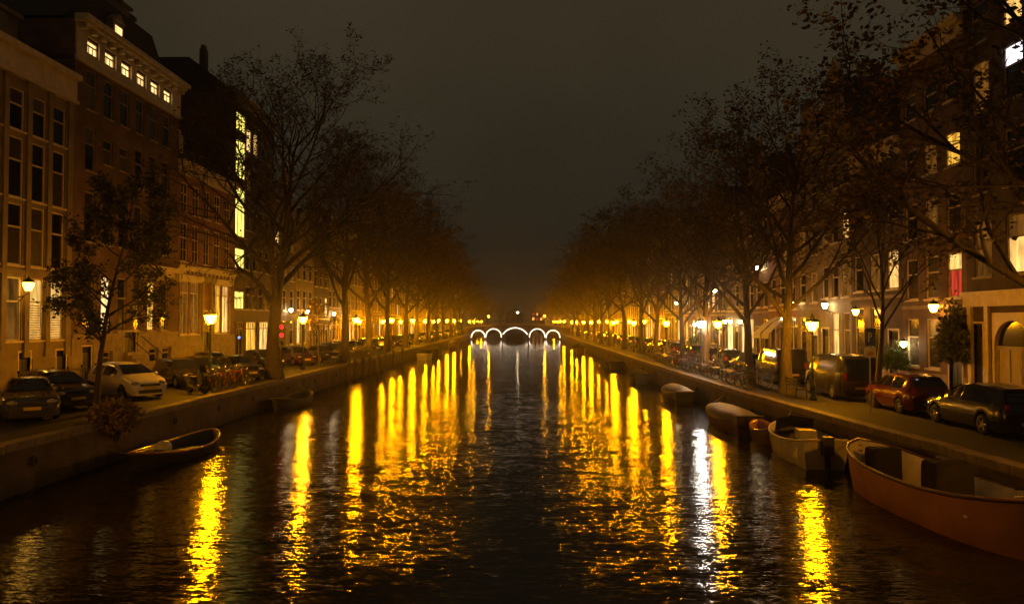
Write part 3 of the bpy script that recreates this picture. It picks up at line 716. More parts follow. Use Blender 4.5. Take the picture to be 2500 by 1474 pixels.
# arch surround with a glazed door under it
a = MB(); cx, rr = 3.25, 1.2
N = 16
outer = [(1.9, .12), (1.9, 3.9), (4.6, 3.9), (4.6, .12)]
arc = [(cx + rr * math.cos(math.pi * (1 - t / N)), 2.35 + rr * math.sin(math.pi * (1 - t / N))) for t in range(N + 1)]
for (xa, za), (xb, zb) in zip(arc, arc[1:]):
    a.quadpts([(xa, -.03, za), (xb, -.03, zb), (xb, -.03, 3.9), (xa, -.03, 3.9)]); a.quadpts([(xa, -.03, za), (xa, .2, za), (xb, .2, zb), (xb, -.03, zb)])
a.box(1.9, cx - rr, -.03, .2, .12, 3.9); a.box(cx + rr, 4.6, -.03, .2, .12, 3.9)
a.build('arch_surround', 'trim', h)
d = MB(); d.box(cx - rr, cx + rr, .1, .19, 2.27, 2.40); d.box(cx - rr, cx + rr, .12, .19, .12, .8)
for x in (-1.2, -.42, .36, 1.12): d.box(cx + x, cx + x + .09, .11, .19, .8, 2.27)
dd = d.build('double_door', 'trim_dull', h)
for x in (-1.1, -.32, .46):
    p = MB(); p.quadpts([(cx + x, .15, .8), (cx + x + .66, .15, .8), (cx + x + .66, .15, 2.27), (cx + x, .15, 2.27)]); p.build('pane', 'curtain', dd)
p = MB(); p.quadpts([(x, .16, z) for x, z in arc]); p.build('fanlight', 'glass', dd)
b = MB(); b.box(-.02, w + .02, -.2, 0, 4.2, 4.7); b.box(-.02, w + .02, -.34, 0, 4.7, 4.9); b.build('string_course', 'trim', h)
for u in (.2, 1.5, 4.75, 8.15):
    b = MB(); b.box(u, u + .28, -.14, 0, .12, 4.2); b.build('pilaster', 'trim', h)
top_finish(h, 'cornice', w, H, 'brick_dark', 'trim_dull', 11)

# building closing the view far behind the bridge
h = thing('end_building', 'small dark gabled building with faint red windows closing the canal view', 'building', (-9, 420, Q), 0)
b = MB(); b.box(0, 10, 0, 8, 0, 7.5); b.build('wall', 'brick_dark', h)
b = MB(); b.prism([(-.2, 7.5), (10.2, 7.5), (5, 12)], -.2, 8.2); b.build('roof', 'roof', h)
b = MB(); b.box(14, 22, 0, 8, 0, 9.5); b.build('side_wing', 'brick_dark', h)
for kx in range(3):
    for kz in range(2):
        b = MB(); b.box(15 + kx * 2.2, 16.2 + kx * 2.2, -.1, 0, 4.3 + kz * 2.6, 5.9 + kz * 2.6); b.build('window', 'lit_red' if (kx + kz) % 2 else 'lit_warm', h)

# ------------------------------------------------------------------ street lamps
def lamp_parts():
    p = MB()
    p.lathe([(.0, 0), (.17, 0), (.17, .10), (.13, .16), (.12, .55), (.15, .60), (.10, .70), (.075, .78), (.07, 1.2), (.085, 1.24), (.06, 1.3), (.045, 2.75), (.07, 2.8), (.05, 2.86), (.06, 3.02), (.0, 3.03)], 10)
    bar = MB(); bar.tube([(-.34, 0, 2.72), (.34, 0, 2.72)], .018, 5); bar.ball((-.34, 0, 2.72), .03, 6, 4); bar.ball((.34, 0, 2.72), .03, 6, 4)
    g = MB(); g.lathe([(.001, 3.085), (.12, 3.09), (.23, 3.30), (.268, 3.47), (.001, 3.48)], 8, smooth=False)
    fr = MB()
    for j in range(4):
        a_ = math.pi * j / 2 + .4
        fr.tube([(.122 * math.cos(a_), .122 * math.sin(a_), 3.07), (.278 * math.cos(a_), .278 * math.sin(a_), 3.5)], .010, 4)
    fr.lathe([(.06, 3.03), (.13, 3.05), (.13, 3.083), (.0, 3.084)], 8)
    c = MB(); c.lathe([(.0, 3.485), (.335, 3.485), (.335, 3.52), (.17, 3.63), (.10, 3.66), (.10, 3.72), (.05, 3.76), (.04, 3.80), (.0, 3.9)], 10)
    return p.mesh('post', 'lampgreen'), bar.mesh('ladder_bar', 'lampgreen'), g.mesh('lantern_glass', 'sodium'), fr.mesh('lantern_frame', 'lampgreen'), c.mesh('lantern_cap', 'lampgreen')
LP = lamp_parts()
def street_lamp(x, y, label, group, s=1.0, rz=0.0, off=False, glass=None):
    t = thing('street_lamp', label, 'street lamp', (x, y, Q), rz, group); t.scale = (s, s, s)
    put('post', LP[0], t); put('ladder_bar', LP[1], t); put('lantern_glass', LP[2], t, material=glass); put('lantern_frame', LP[3], t); put('lantern_cap', LP[4], t)
    return t
lamps_left = [13.0, 37.8, 53.9, 71.2, 90.6, 108, 124, 141, 158, 175, 192]
for i, yy in enumerate(lamps_left):
    street_lamp(-16.0, yy, f'lit street lamp with orange glow, {ORD[i]} along the left quay', 'street lamps on the left quay', 1.10, .3 * i)
lamps_right = [13.0, 33.3, 49.2, 66.7, 86, 105, 122, 139, 156, 174, 192]
for i, yy in enumerate(lamps_right):
    street_lamp(13.0, yy, f'lit street lamp with orange glow, {ORD[i]} along the right quay', 'street lamps on the right quay', 1.0, .2 + .3 * i)
street_lamp(12.35, 51.2, 'white-glowing street lamp by the quay edge, between orange ones', 'street lamps on the right quay', 1.0, glass='white_street')
for i, (xx, yy) in enumerate([(-16, 226), (13, 228), (-16, 246), (13, 250), (-16, 268), (13, 274), (-16, 292), (13, 300)]):
    street_lamp(xx, yy, f'tiny lit street lamp beyond the bridge, {ORD[i]} after it', 'street lamps beyond the bridge', 1.05)
# street lamps on the house side of the streets (far rows show double)
for i, yy in enumerate([100, 117, 134, 150, 167, 184]):
    street_lamp(-22.0, yy, f'lit lamp on the pavement before the left houses, {ORD[i]} one', 'lamps along the left house fronts', 1.05)
for i, yy in enumerate([98, 115, 131, 148, 165, 183]):
    street_lamp(19.0, yy, f'lit lamp on the pavement before the right houses, {ORD[i]} one', 'lamps along the right house fronts', 1.05)

# ------------------------------------------------------------------ wall lanterns and other lit lamps
def wall_lamp(side, y, z, label, gl='white_lamp', s=1.0, out=.55):
    x = XLF + out if side == 'L' else XRF - out; sg = -1 if side == 'L' else 1
    t = thing('wall_lantern', label, 'wall lamp', (x, y, z), 0, 'lamps fixed to house fronts'); t.scale = (s, s, s)
    g = MB(); g.lathe([(.001, -.22), (.12, -.21), (.22, .02), (.24, .16), (.001, .17)], 8, smooth=False); g.build('lantern_glass', gl, t)
    c = MB(); c.lathe([(.0, .175), (.28, .18), (.2, .28), (.06, .36), (.0, .48)], 8); c.build('lantern_cap', 'iron', t)
    a_ = MB(); o_ = out / s
    a_.tube([(sg * o_, 0, -.5), (sg * o_ * .5, 0, -.45), (0, 0, -.32), (0, 0, -.2)], .025, 5); a_.tube([(sg * o_, 0, -.75), (sg * o_ * .4, 0, -.45)], .02, 5)
    a_.build('bracket', 'iron', t)
emit('hall_lamp', (1.0, 0.48, 0.05), 15)
wall_lamp('L', 36.3, 6.75, 'round glowing lantern on a bracket before the shuttered windows', 'hall_lamp', 1.1)
wall_lamp('R', 51.4, 6.1, 'bright white lamp on the pale neck-gabled house front', 'white_lamp', .9)
wall_lamp('R', 41.2, 3.75, 'white lamp low on the wall above green shrubs', 'white_lamp', .8, .4)
wall_lamp('R', 38.0, 5.7, 'large amber lantern hanging below the red-curtained window', 'sodium_dim', 1.0, .5)
wall_lamp('R', 46.7, 5.6, 'amber lantern on the lower dark brick house front', 'sodium_dim', .9)
for i, (yy, zz) in enumerate([(71.4, 5.0), (74.6, 5.0), (76.6, 5.0), (85.0, 4.6), (90.0, 4.6), (80.5, 8.3), (66.0, 9.8), (100.5, 7.5)]):
    wall_lamp('R', yy, zz, f'small bright white lamp on the far right house fronts, {ORD[i]} of them', 'white_lamp', .85)
for i, (yy, zz) in enumerate([(78.0, 6.2), (96.0, 6.0), (84.0, 6.1), (103, 6.5)]):
    wall_lamp('L', yy, zz, f'small bright white lamp on the far left house fronts, {ORD[i]} of them', 'white_lamp', .9)
t = thing('shop_sign', 'small blue lit shop sign left of the big tree trunk', 'sign', (XLF + .12, 64.6, 3.6), R(90))
b = MB(); b.box(-.3, .3, -.06, .06, -.16, .16); b.build('panel', 'blackplastic', t)
b = MB(); b.ball((-.12, -.06, 0), .09); b.build('glow', 'blue_neon', t); b = MB(); b.ball((.14, -.06, .02), .1); b.build('glow', 'blue_neon', t)

# awnings on the shop house
for i, yy in enumerate((59.0, 61.2)):
    t = thing('awning', f'sloping cream awning over the red brick shop, {ORD[i]} from the lamp', 'awning', (XRF, yy + 1.7, 5.4), R(-90), 'cream awnings')
    rows = [[(u, 0, .0), (u, -1.0, -.5 + .03 * math.sin(u * 9)), (u, -1.9, -1.35 + .05 * math.sin(u * 11)), (u, -1.95, -1.75)] for u in [k * .17 for k in range(11)]]
    b = MB(); b.grid(rows); b.build('canvas', 'canvas_white', t)
    b = MB(); b.tube([(0, 0, -.9), (0, -1.9, -1.36)], .02, 4); b.tube([(1.7, 0, -.9), (1.7, -1.9, -1.36)], .02, 4); b.build('arm', 'iron', t)
wall_lamp('R', 60.2, 5.2, 'white lamp tucked above the cream awnings', 'white_lamp', .6, .35)
t = thing('flagpole', 'slanting white flagpole on the pale house front', 'flagpole', (XRF - .1, 56.5, 9.6), 0)
b = MB(); b.tube([(0, 0, 0), (-2.6, -1.2, 2.6)], [.04, .025], 6); b.ball((-2.6, -1.2, 2.6), .07); b.build('pole', 'trim', t)
t = thing('hanging_banner', 'tall narrow white banner lit from below beside the big tree', 'banner', (XRF - .9, 57.3, 7.2), 0)
b = MB(); b.grid([[(dx + .06 * math.sin(z * 1.7), 0, z) for z in [k * .4 for k in range(11)]] for dx in (-.32, 0, .32)]); b.build('cloth', 'canvas_white', t)
b = MB(); b.tube([(.9, 0, 4.0), (-.4, 0, 4.05)], .03, 5); b.build('arm', 'iron', t)
wall_lamp('R', 57.25, 6.4, 'small spot lamp under the white banner', 'white_lamp', .45, .5)

# ------------------------------------------------------------------ trees
def rot_about(v, axis, ang): return Matrix.Rotation(ang, 3, axis) @ v
def gen_tree(seed, H, r0, clear, spread, nl=11, n2=6, n3=5, n4=3, up=0.9, leaves=5000, ls=.16, lean=0.0, leaf='leaf', droop=.0, leafy_from=2, top=.93):
    rnd = random.Random(seed); T = MB(); C = MB(); tips = []
    def path(p, d, L, n, wig, lift):
        pts = [p.copy()]; d = d.normalized()
        for i in range(n):
            d = (d + Vector((rnd.gauss(0, wig), rnd.gauss(0, wig), rnd.gauss(0, wig) + lift))).normalized()
            p = p + d * (L / n); pts.append(p.copy())
        return pts
    tp = path(Vector((0, 0, 0)), Vector((lean, lean * .3, 1)), H * top, 12, .045, .03)
    rad = [max(.015, r0 * (1 - .9 * (i / 12) ** .85)) for i in range(13)]; rad[0] = r0 * 1.35
    T.tube(tp, rad, 9)
    def at_path(pts, f):
        x = f * (len(pts) - 1); i = min(int(x), len(pts) - 2); return pts[i].lerp(pts[i + 1], x - i), (pts[i + 1] - pts[i]).normalized()
    az = rnd.random() * 6.28
    def grow(pts, r, L, lev):
        n = (n2, n3, n4)[lev - 1] if lev <= 3 else 0
        for k in range(n):
            f = .3 + .7 * (k + rnd.random() * .8) / n; f = min(f, .99)
            p, d = at_path(pts, f)
            ax = rot_about(d.orthogonal().normalized(), d, rnd.random() * 6.28)
            dd = rot_about(d, ax, rnd.uniform(.45, .95))
            LL = L * rnd.uniform(.38, .62) * (1.15 - .5 * f)
            q = path(p, dd, LL, 3 if lev < 3 else 2, .14, .05 - droop * (lev > 1))
            rr = max(.006, r * (1 - .75 * f) * .62)
            (T if lev < 2 else C).tube(q, [rr * (1 - .7 * j / (len(q) - 1)) for j in range(len(q))], 5 if lev < 2 else 3, 0, cap=False)
            if lev >= leafy_from: tips.append(q)
            grow(q, rr, LL, lev + 1)
    for i in range(nl):
        f = clear / (H * top) + (1 - clear / (H * top)) * (i / nl) ** 1.05 * .97
        p, d = at_path(tp, min(f, .985)); az += 2.4 + rnd.uniform(-.4, .4)
        fr = (f * H * top - clear) / (H - clear)
        env = math.sqrt(max(.06, 1 - (fr * 1.05 - .32) ** 2 / .62))
        L = spread * env * rnd.uniform(.8, 1.12) * (1.0 + .25 * (1 - fr))
        el = up * rnd.uniform(.75, 1.15) + .35 * fr
        dirv = Vector((math.cos(az) * math.cos(el), math.sin(az) * math.cos(el), math.sin(el)))
        pts = path(p, dirv, L, 6, .09, .07 - droop)
        rr = max(.02, r0 * (1 - .85 * f) * .62)
        T.tube(pts, [rr * (1 - .8 * j / 6) for j in range(7)], 6, cap=False)
        grow(pts, rr, L, 1)
    # leaves in small sprays along the twigs
    if tips:
        for k in range(leaves):
            q = rnd.choice(tips); p, d = at_path(q, min(.99, rnd.random() ** .6))
            p = p + Vector((rnd.gauss(0, .10), rnd.gauss(0, .10), rnd.gauss(-.02, .10)))
            a = Vector((rnd.gauss(0, 1), rnd.gauss(0, 1), rnd.gauss(0, .7))).normalized(); b_ = a.orthogonal().normalized(); b_ = rot_about(b_, a, rnd.random() * 6.28)
            s = ls * rnd.uniform(.6, 1.3)
            C.quadpts([p, p + a * s * .5 + b_ * s * .32, p + a * s, p + a * s * .5 - b_ * s * .32], 1)
    mz = max(v[2] for v in C.v); k = H / mz
    for M_ in (T, C): M_.v = [(x, y, z * (k if z < 3 else k)) for x, y, z in M_.v]
    return T.mesh('trunk', 'bark'), C.mesh('crown', ['bark', leaf])
TV = {
 'hero': gen_tree(3, 22.6, .50, 6.0, 9.6, 18, 9, 7, 5, .72, 14000, .17),
 'a': gen_tree(7, 18.5, .36, 5.2, 7.4, 15, 8, 6, 4, .80, 7000, .19),
 'b': gen_tree(15, 17.5, .34, 4.8, 7.4, 15, 8, 6, 4, .70, 7000, .19),
 'c': gen_tree(21, 16.0, .30, 4.4, 6.8, 14, 8, 6, 4, .75, 6500, .19),
 'young': gen_tree(31, 9.6, .13, 2.5, 2.1, 18, 6, 5, 2, .45, 8500, .15, leaf='leaf_green'),
 'vase': gen_tree(43, 11.0, .15, 4.0, 4.2, 11, 6, 5, 3, 1.05, 3500, .15),
 'near': gen_tree(52, 16.5, .30, 4.2, 7.4, 18, 8, 6, 3, .55, 17000, .17),
 'sap': gen_tree(61, 5.4, .07, 2.3, 1.5, 10, 5, 3, 1, .7, 1400, .14),
}
def tree(v, x, y, label, group, rz=0.0, s=1.0, sz=1.0, cat='tree'):
    t = thing('canal_tree', label, cat, (x, y, Q), rz, group); t.scale = (s, s, s * sz)
    put('trunk', TV[v][0], t); put('crown', TV[v][1], t)
    return t
tree('young', -16.3, 28.2, 'young bushy tree standing before the white hatchback', None, .4)
tree('hero', -15.3, 45.6, 'tallest bare elm on the left bank beside the red traffic light', None, 1.1)
tree('sap', -15.6, 57.0, 'thin sapling with pale lamplit leaves on the left quay', None, .3)
tree('near', 13.6, 16.2, 'leafy brown tree overhanging the upper right picture corner', None, 2.2)
tree('vase', 14.45, 30.4, 'slender vase-shaped tree just behind the blue parking sign', None, .5)
rnd = random.Random(77)
for i, (yy, v, s) in enumerate([(64.5, 'a', 1.12), (76, 'b', 1.22), (87, 'a', 1.14), (99, 'c', 1.28), (111, 'b', 1.2), (123, 'a', 1.1), (136, 'c', 1.25), (149, 'b', 1.12), (162, 'a', 1.05), (176, 'c', 1.15), (190, 'b', 1.05)]):
    tree(v, -15.6 + rnd.uniform(-.3, .3), yy, f'thin-leaved elm, {ORD[i]} beyond the tallest tree on the left bank', 'elms along the left quay', rnd.random() * 6.28, s)
for i, (yy, v, s) in enumerate([(36.4, 'b', .93), (41.5, 'c', .95), (51.5, 'a', .80), (59.5, 'b', .82), (70.5, 'c', .95), (82, 'a', 1.0), (94, 'b', 1.1), (106, 'c', 1.18), (118, 'a', 1.0), (131, 'b', 1.05), (145, 'c', 1.12), (159, 'a', 1.0), (174, 'b', 1.0), (190, 'c', 1.05)]):
    tree(v, 12.9 + rnd.uniform(-.3, .3), yy, f'dark elm, {ORD[i]} beyond the parking sign on the right bank', 'elms along the right quay', rnd.random() * 6.28, s)
for i, (xx, yy) in enumerate([(-15.6, 228), (13, 230), (-15.6, 248), (13, 252), (-15.4, 270), (13, 276), (-15.4, 296), (13, 302), (-15.4, 330), (13, 336), (-11, 380), (9, 384)]):
    tree(rnd.choice('abc'), xx, yy, f'distant dark tree beyond the lit bridge, {ORD[i]} counting away from it', 'trees beyond the bridge', rnd.random() * 6.28, .85)

def leaf_mound(name, label, cat, loc, rx, ry, rz_, n, ls, m, seed, parent_stem=True, group=None, hang=False):
    rnd = random.Random(seed); t = thing(name, label, cat, loc, 0, group); b = MB()
    for k in range(n):
        zz = rnd.gauss(0, 1); d = Vector((rnd.gauss(0, 1), rnd.gauss(0, 1), zz if hang else abs(zz))).normalized() * rnd.uniform(.55, 1.05)
        bump = 1 + .25 * math.sin(5 * math.atan2(d.y, d.x) + seed) * math.cos(3 * d.z)
        p = Vector((d.x * rx, d.y * ry, d.z * rz_)) * bump
        a = Vector((rnd.gauss(d.x, .6), rnd.gauss(d.y, .6), rnd.gauss(d.z, .6))).normalized(); b_ = rot_about(a.orthogonal().normalized(), a, rnd.random() * 6.28); s = ls * rnd.uniform(.6, 1.4)
        b.quadpts([p, p + a * s * .5 + b_ * s * .3, p + a * s, p + a * s * .5 - b_ * s * .3])
    b.build('foliage', m, t)
    st = MB()
    for k in range(9):
        a_ = k * .7; st.tube([(0, 0, -.05), (rx * .4 * math.cos(a_), ry * .4 * math.sin(a_), rz_ * .4), (rx * .75 * math.cos(a_), ry * .75 * math.sin(a_), rz_ * .6)], [.02, .015, .008], 4)
    st.build('stems', 'bark', t)
    return t
leaf_mound('quay_bush', 'ragged lamplit weed bush hanging over the left quay edge', 'bush', (-14.62, 26.4, Q + .10), .62, 1.15, .55, 3400, .13, 'bush', 4, hang=True)
leaf_mound('shrub', 'bright green shrub under the white wall lamp', 'shrub', (XRF - .8, 41.4, Q + .9), .6, .8, 1.2, 1200, .18, 'shrub', 8)
leaf_mound('shrub', 'green hedge plant before the white plastered house', 'shrub', (XRF - 1.2, 87.0, Q + .12), .8, 2.6, 1.7, 1600, .2, 'shrub', 9)
leaf_mound('climbing_plant', 'dark bushy climber on the brown brick house front', 'plant', (XRF - .5, 36.4, Q + 1.6), .5, 1.0, 2.6, 2600, .2, 'leaf_green', 10)

# ------------------------------------------------------------------ cars
def interp(pts, x):
    if x <= pts[0][0]: return pts[0][1]
    for (xa, za), (xb, zb) in zip(pts, pts[1:]):
        if x <= xb:
            f = (x - xa) / (xb - xa); return za + (zb - za) * f
    return pts[-1][1]
SPEC = {
 'hatch': dict(L=3.95, W=.86, belt=.93, T=[(-1.975, .72), (-1.95, .98), (-1.78, 1.25), (-1.55, 1.40), (-1.1, 1.475), (-.35, 1.50), (.2, 1.44), (.55, 1.28), (1.0, 1.03), (1.2, .97), (1.6, .86), (1.85, .74), (1.95, .60), (1.975, .5)], wx=(-1.25, 1.22), roofw=.60, ws=(.28, .98), rw=(-1.90, -1.52), side=[(-1.35, -.55), (-.47, .62)], R=.30),
 'wagon': dict(L=4.6, W=.89, belt=.92, T=[(-2.3, .75), (-2.26, 1.0), (-2.05, 1.30), (-1.75, 1.43), (-1.1, 1.485), (-.2, 1.50), (.3, 1.43), (.7, 1.25), (1.1, 1.02), (1.35, .96), (1.9, .86), (2.15, .74), (2.27, .62), (2.3, .5)], wx=(-1.38, 1.40), roofw=.62, ws=(.36, 1.06), rw=(-2.22, -1.80), side=[(-1.7, -1.02), (-.95, -.12), (-.04, .7)], R=.32),
 'sedan': dict(L=4.5, W=.88, belt=.92, T=[(-2.25, .72), (-2.22, .95), (-2.05, 1.02), (-1.6, 1.05), (-1.2, 1.26), (-.85, 1.40), (-.3, 1.44), (.2, 1.40), (.6, 1.22), (1.05, 1.0), (1.3, .95), (1.85, .86), (2.1, .74), (2.22, .62), (2.25, .5)], wx=(-1.32, 1.36), roofw=.60, ws=(.30, 1.0), rw=(-1.56, -.92), side=[(-1.0, -.25), (-.17, .62)], R=.32),
 'van': dict(L=4.7, W=.92, belt=1.12, T=[(-2.35, .9), (-2.33, 1.5), (-2.28, 1.85), (-2.1, 1.97), (-1.0, 2.0), (.6, 1.98), (.95, 1.90), (1.2, 1.70), (1.65, 1.25), (1.75, 1.16), (2.1, 1.02), (2.28, .85), (2.34, .6), (2.35, .5)], wx=(-1.45, 1.48), roofw=.80, ws=(1.02, 1.60), rw=(-2.325, -2.25), side=[(.25, 1.2)], R=.33),
}
def car_section(S, x):
    T = interp(S['T'], x); hl = S['L'] / 2
    e_ = max(0, (abs(x) - hl * .72) / (hl * .28)); w = S['W'] * (1 - .20 * e_ ** 2.2)
    belt = min(S['belt'], T - .05); g = max(0, min(1, (T - S['belt']) / (.45 if S['belt'] < 1 else .7)))
    wt = (w - .05) * (1 - g) + min(S['roofw'], w - .06) * g
    zb = .20
    for c in S['wx']:
        ra = S['R'] + .055; d = abs(x - c)
        if d < ra: zb = max(zb, S['R'] + math.sqrt(ra * ra - d * d))
    return [(w - .05, zb), (w - .005, max(.42, zb + .012)), (w, max(.60, zb + .024)), (w - .035, max(belt, zb + .04)), (wt, max(T - .07, zb + .05)), (wt - .10, T - .012), (wt * .4, T + .012), (0, T + .016)], T, w, wt
CAR = {}
def car_meshes(kind):
    if kind in CAR: return CAR[kind]
    S = SPEC[kind]; hl = S['L'] / 2
    xs = sorted({round(-hl + S['L'] * i / 44, 4) for i in range(45)} | {round(c + d, 4) for c in S['wx'] for d in (-.355 - (S['R'] - .3), -.34, -.28, -.2, -.1, 0, .1, .2, .28, .34, .355 + (S['R'] - .3))} | {p[0] for p in S['T']})
    body = MB(); rows = []
    for x in xs:
        sec, T, w, wt = car_section(S, x)
        rows.append([(x, y, z) for y, z in sec] + [(x, -y, z) for y, z in sec[-2::-1]])
    body.grid([r[::-1] for r in rows]); body.quadpts(rows[0]); body.quadpts(rows[-1][::-1])
    under = MB(); under.box(-hl + .15, hl - .15, -S['W'] + .16, S['W'] - .16, .18, .70)
    glasses = []
    for sg in (1, -1):
        for x0, x1 in S['side']:
            g = MB(); rr = []
            for i in range(8):
                x = x0 + (x1 - x0) * i / 7; sec, T, w, wt = car_section(S, x); (ya, za), (yb, zb) = sec[3], sec[4]
                row = []
                for f in (.10, .5, .90):
                    row.append((x, sg * (ya + (yb - ya) * f + .008), za + (zb - za) * f))
                rr.append(row)
            g.grid(rr if sg < 0 else [r[::-1] for r in rr]); glasses.append(('window', g.mesh('window', 'carglass')))
    for nm, (x0, x1) in (('windscreen', S['ws']), ('rear_window', S['rw'])):
        g = MB(); rr = []
        for i in range(7):
            x = x0 + (x1 - x0) * i / 6; sec, T, w, wt = car_section(S, x); k = wt - .09
            off = .02 if nm == 'windscreen' else -.02
            rr.append([(x + off, y, T + (.012 if abs(y) < k * .7 else .004) + .012) for y in (-k, -k * .6, 0, k * .6, k)])
        g.grid(rr); glasses.append((nm, g.mesh(nm, 'carglass')))
    def lampm(x, y, z, sx_, sy_, sz_, m, nm):
        b_ = MB(); b_.ball((x, y, z), 1, 8, 6, sc_=(sx_, sy_, sz_)); return (nm, b_.mesh(nm, m))
    det = []
    fz = .70 if kind != 'van' else .85; fx = hl - .17
    for sg in (1, -1):
        det.append(lampm(fx, sg * S['W'] * .66, fz, .16, .19, .085, 'lens', 'headlight'))
        det.append(lampm(-hl + .07, sg * S['W'] * .68, .86 if kind != 'van' else 1.05, .09, .12, .16 if kind != 'van' else .3, 'redlens', 'taillight'))
        mi = MB(); mx_ = S['ws'][1] - .30; mi.ball((mx_, sg * (S['W'] + .07), S['belt'] + .08), 1, 8, 5, sc_=(.07, .11, .075)); det.append(('mirror', mi.mesh('mirror', 'blackplastic')))
    gr = MB(); gr.box(hl - .07, hl - .005, -.42, .42, .56, .66); gr.box(hl - .06, hl + .012, -.5, .5, .27, .42); det.append(('grille', gr.mesh('grille', 'blackplastic')))
    bu = MB(); bu.box(-hl - .02, -hl + .1, -S['W'] * .72, S['W'] * .72, .34, .50); det.append(('rear_bumper', bu.mesh('rear_bumper', 'blackplastic')))
    pl = MB(); pl.box(hl + .012, hl + .026, -.26, .26, .44, .55); det.append(('number_plate', pl.mesh('number_plate', 'plate')))
    pl = MB(); pl.box(-hl - .034, -hl - .021, -.26, .26, .52 if kind == 'van' else .38, .63 if kind == 'van' else .49); det.append(('number_plate', pl.mesh('number_plate', 'plate')))
    Rw = S['R']
    ty = MB(); ty.lathe([(Rw * .62, -.10), (Rw * .9, -.10), (Rw, -.06), (Rw, .06), (Rw * .9, .10), (Rw * .62, .10)], 20, axis='y')
    rm = MB(); rm.lathe([(Rw * .63, -.085), (Rw * .60, -.03), (Rw * .55, -.05)], 16, axis='y')
    for j in range(5):
        a_ = 2 * math.pi * j / 5; rm.tube([(0, -.055, 0), (Rw * .6 * math.cos(a_), -.06, Rw * .6 * math.sin(a_))], [.05, .04], 5)
    rm.lathe([(Rw * .16, -.03), (.05, -.08), (0, -.085)], 8, axis='y')
    hub = MB(); hub.lathe([(Rw * .62, .04), (0, .03)], 14, axis='y')
    CAR[kind] = (body.mesh('body', 'p_black'), under.mesh('underbody', 'blackplastic'), glasses, det, ty.mesh('wheel', 'tyre'), rm.mesh('rim', 'rim'), hub.mesh('hub', 'blackplastic'))
    return CAR[kind]
def car(kind, x, y, heading, m, label, group=None, cat='car', simple=False, z=Q + .004):
    S = SPEC[kind]; body, under, gl, det, ty, rm, hub = car_meshes(kind)
    t = thing('parked_van' if kind == 'van' else 'parked_car', label, 'van' if kind == 'van' else cat, (x, y, z), heading, group)
    put('body', body, t, material=m); put('underbody', under, t)
    for nm, g in gl: put(nm, g, t)
    for nm, g in det:
        put(nm, g, t, material=m if nm == 'mirror' and m == 'p_white' else None)
    if not simple or True:
        for cx_ in S['wx']:
            for sg in (1, -1):
                w = put('wheel', ty, t, (cx_, sg * (S['W'] - .11), S['R']), 0 if sg < 0 else math.pi)
                put('rim', rm, w); put('hub', hub, w)
    return t
def hd(dx, dy): return math.atan2(dy, dx)
A = hd(.71, -.69)
def nose(kind, x, y, a): l = SPEC[kind]['L'] / 2; return x - math.cos(a) * l, y - math.sin(a) * l
def ncar(kind, x, y, a, *args, **kw): xx, yy = nose(kind, x, y, a); return car(kind, xx, yy, a, *args, **kw)
ncar('sedan', -16.9, 25.4, hd(.60, -.80), 'p_silver', 'dull silver saloon car at the left picture edge, nose to the canal')
ncar('wagon', -17.4, 28.9, hd(.78, -.63), 'p_black', 'black estate car between the silver saloon and the white hatchback')
ncar('hatch', -16.8, 33.2, hd(.83, -.56), 'p_white', 'white hatchback parked nose to the canal behind a young tree').scale = (1.07, 1.07, 1.07)
ncar('sedan', -15.8, 43.4, hd(.72, -.66), 'p_black', 'black saloon with its nose almost over the left quay edge')
ncar('hatch', -19.2, 47.4, hd(.66, -.72), 'p_navy', 'dark blue hatchback behind the black saloon on the left quay')
ncar('wagon', -16.9, 38.6, A, 'p_black', 'black estate car behind the parked scooters and bicycles')
ncar('hatch', -17.0, 41.4, A, 'p_grey', 'dark grey hatchback squeezed between two black cars on the left quay')
ncar('hatch', -17.2, 51.6, A, 'p_grey', 'dark grey hatchback just past the tallest elm')
ncar('wagon', -17.0, 58.6, hd(.62, -.78), 'p_maroon', 'dark maroon estate car beneath the second left street lamp')
ncar('sedan', -15.9, 62.6, hd(.66, -.75), 'p_black', 'shiny black saloon beside the sapling on the left quay')
cl = ['p_grey', 'p_black', 'p_silver', 'p_navy', 'p_white', 'p_maroon', 'p_black']
cn_ = {'p_grey': 'grey', 'p_black': 'black', 'p_silver': 'silver', 'p_navy': 'dark blue', 'p_white': 'white', 'p_maroon': 'maroon', 'p_green': 'green'}
yy = 69.0; i = 0
while yy < 200:
    kd = ['hatch', 'wagon', 'sedan'][i % 3]; c = cl[i % 7]
    ncar(kd, -16.6, yy, hd(.69, -.72), c, f'{cn_[c]} car, {ORD[i]} in the far parked row on the left quay', group='cars parked far along the left quay')
    yy += [4.2, 4.6, 7.6][i % 3]; i += 1
UPY = hd(.03, 1)
car('wagon', 15.2, 24.6, UPY, 'p_grey', 'dark grey estate car showing its tail light at the right picture edge')
car('hatch', 15.2, 29.6, UPY, 'p_red', 'red hatchback parked along the right quay')
car('van', 14.9, 35.0, UPY, 'p_black', 'black van with a lamplit roof beside the parking sign')
car('van', 15.0, 43.2, UPY, 'p_grey', 'dark grey van behind the thick elm on the right bank')
yy = 49.5; i = 0
while yy < 200:
    kd = ['wagon', 'hatch', 'sedan', 'hatch'][i % 4]; c = ['p_black', 'p_grey', 'p_navy', 'p_silver', 'p_maroon', 'p_black', 'p_green'][i % 7]
    car(kd, 15.2, yy, UPY, c, f'{cn_[c]} car, {ORD[i]} beyond the dark grey van on the right bank', group='cars parked far along the right quay')
    yy += [5.4, 5.0, 5.6, 7.5][i % 4]; i += 1
yy = 60.0; i = 0

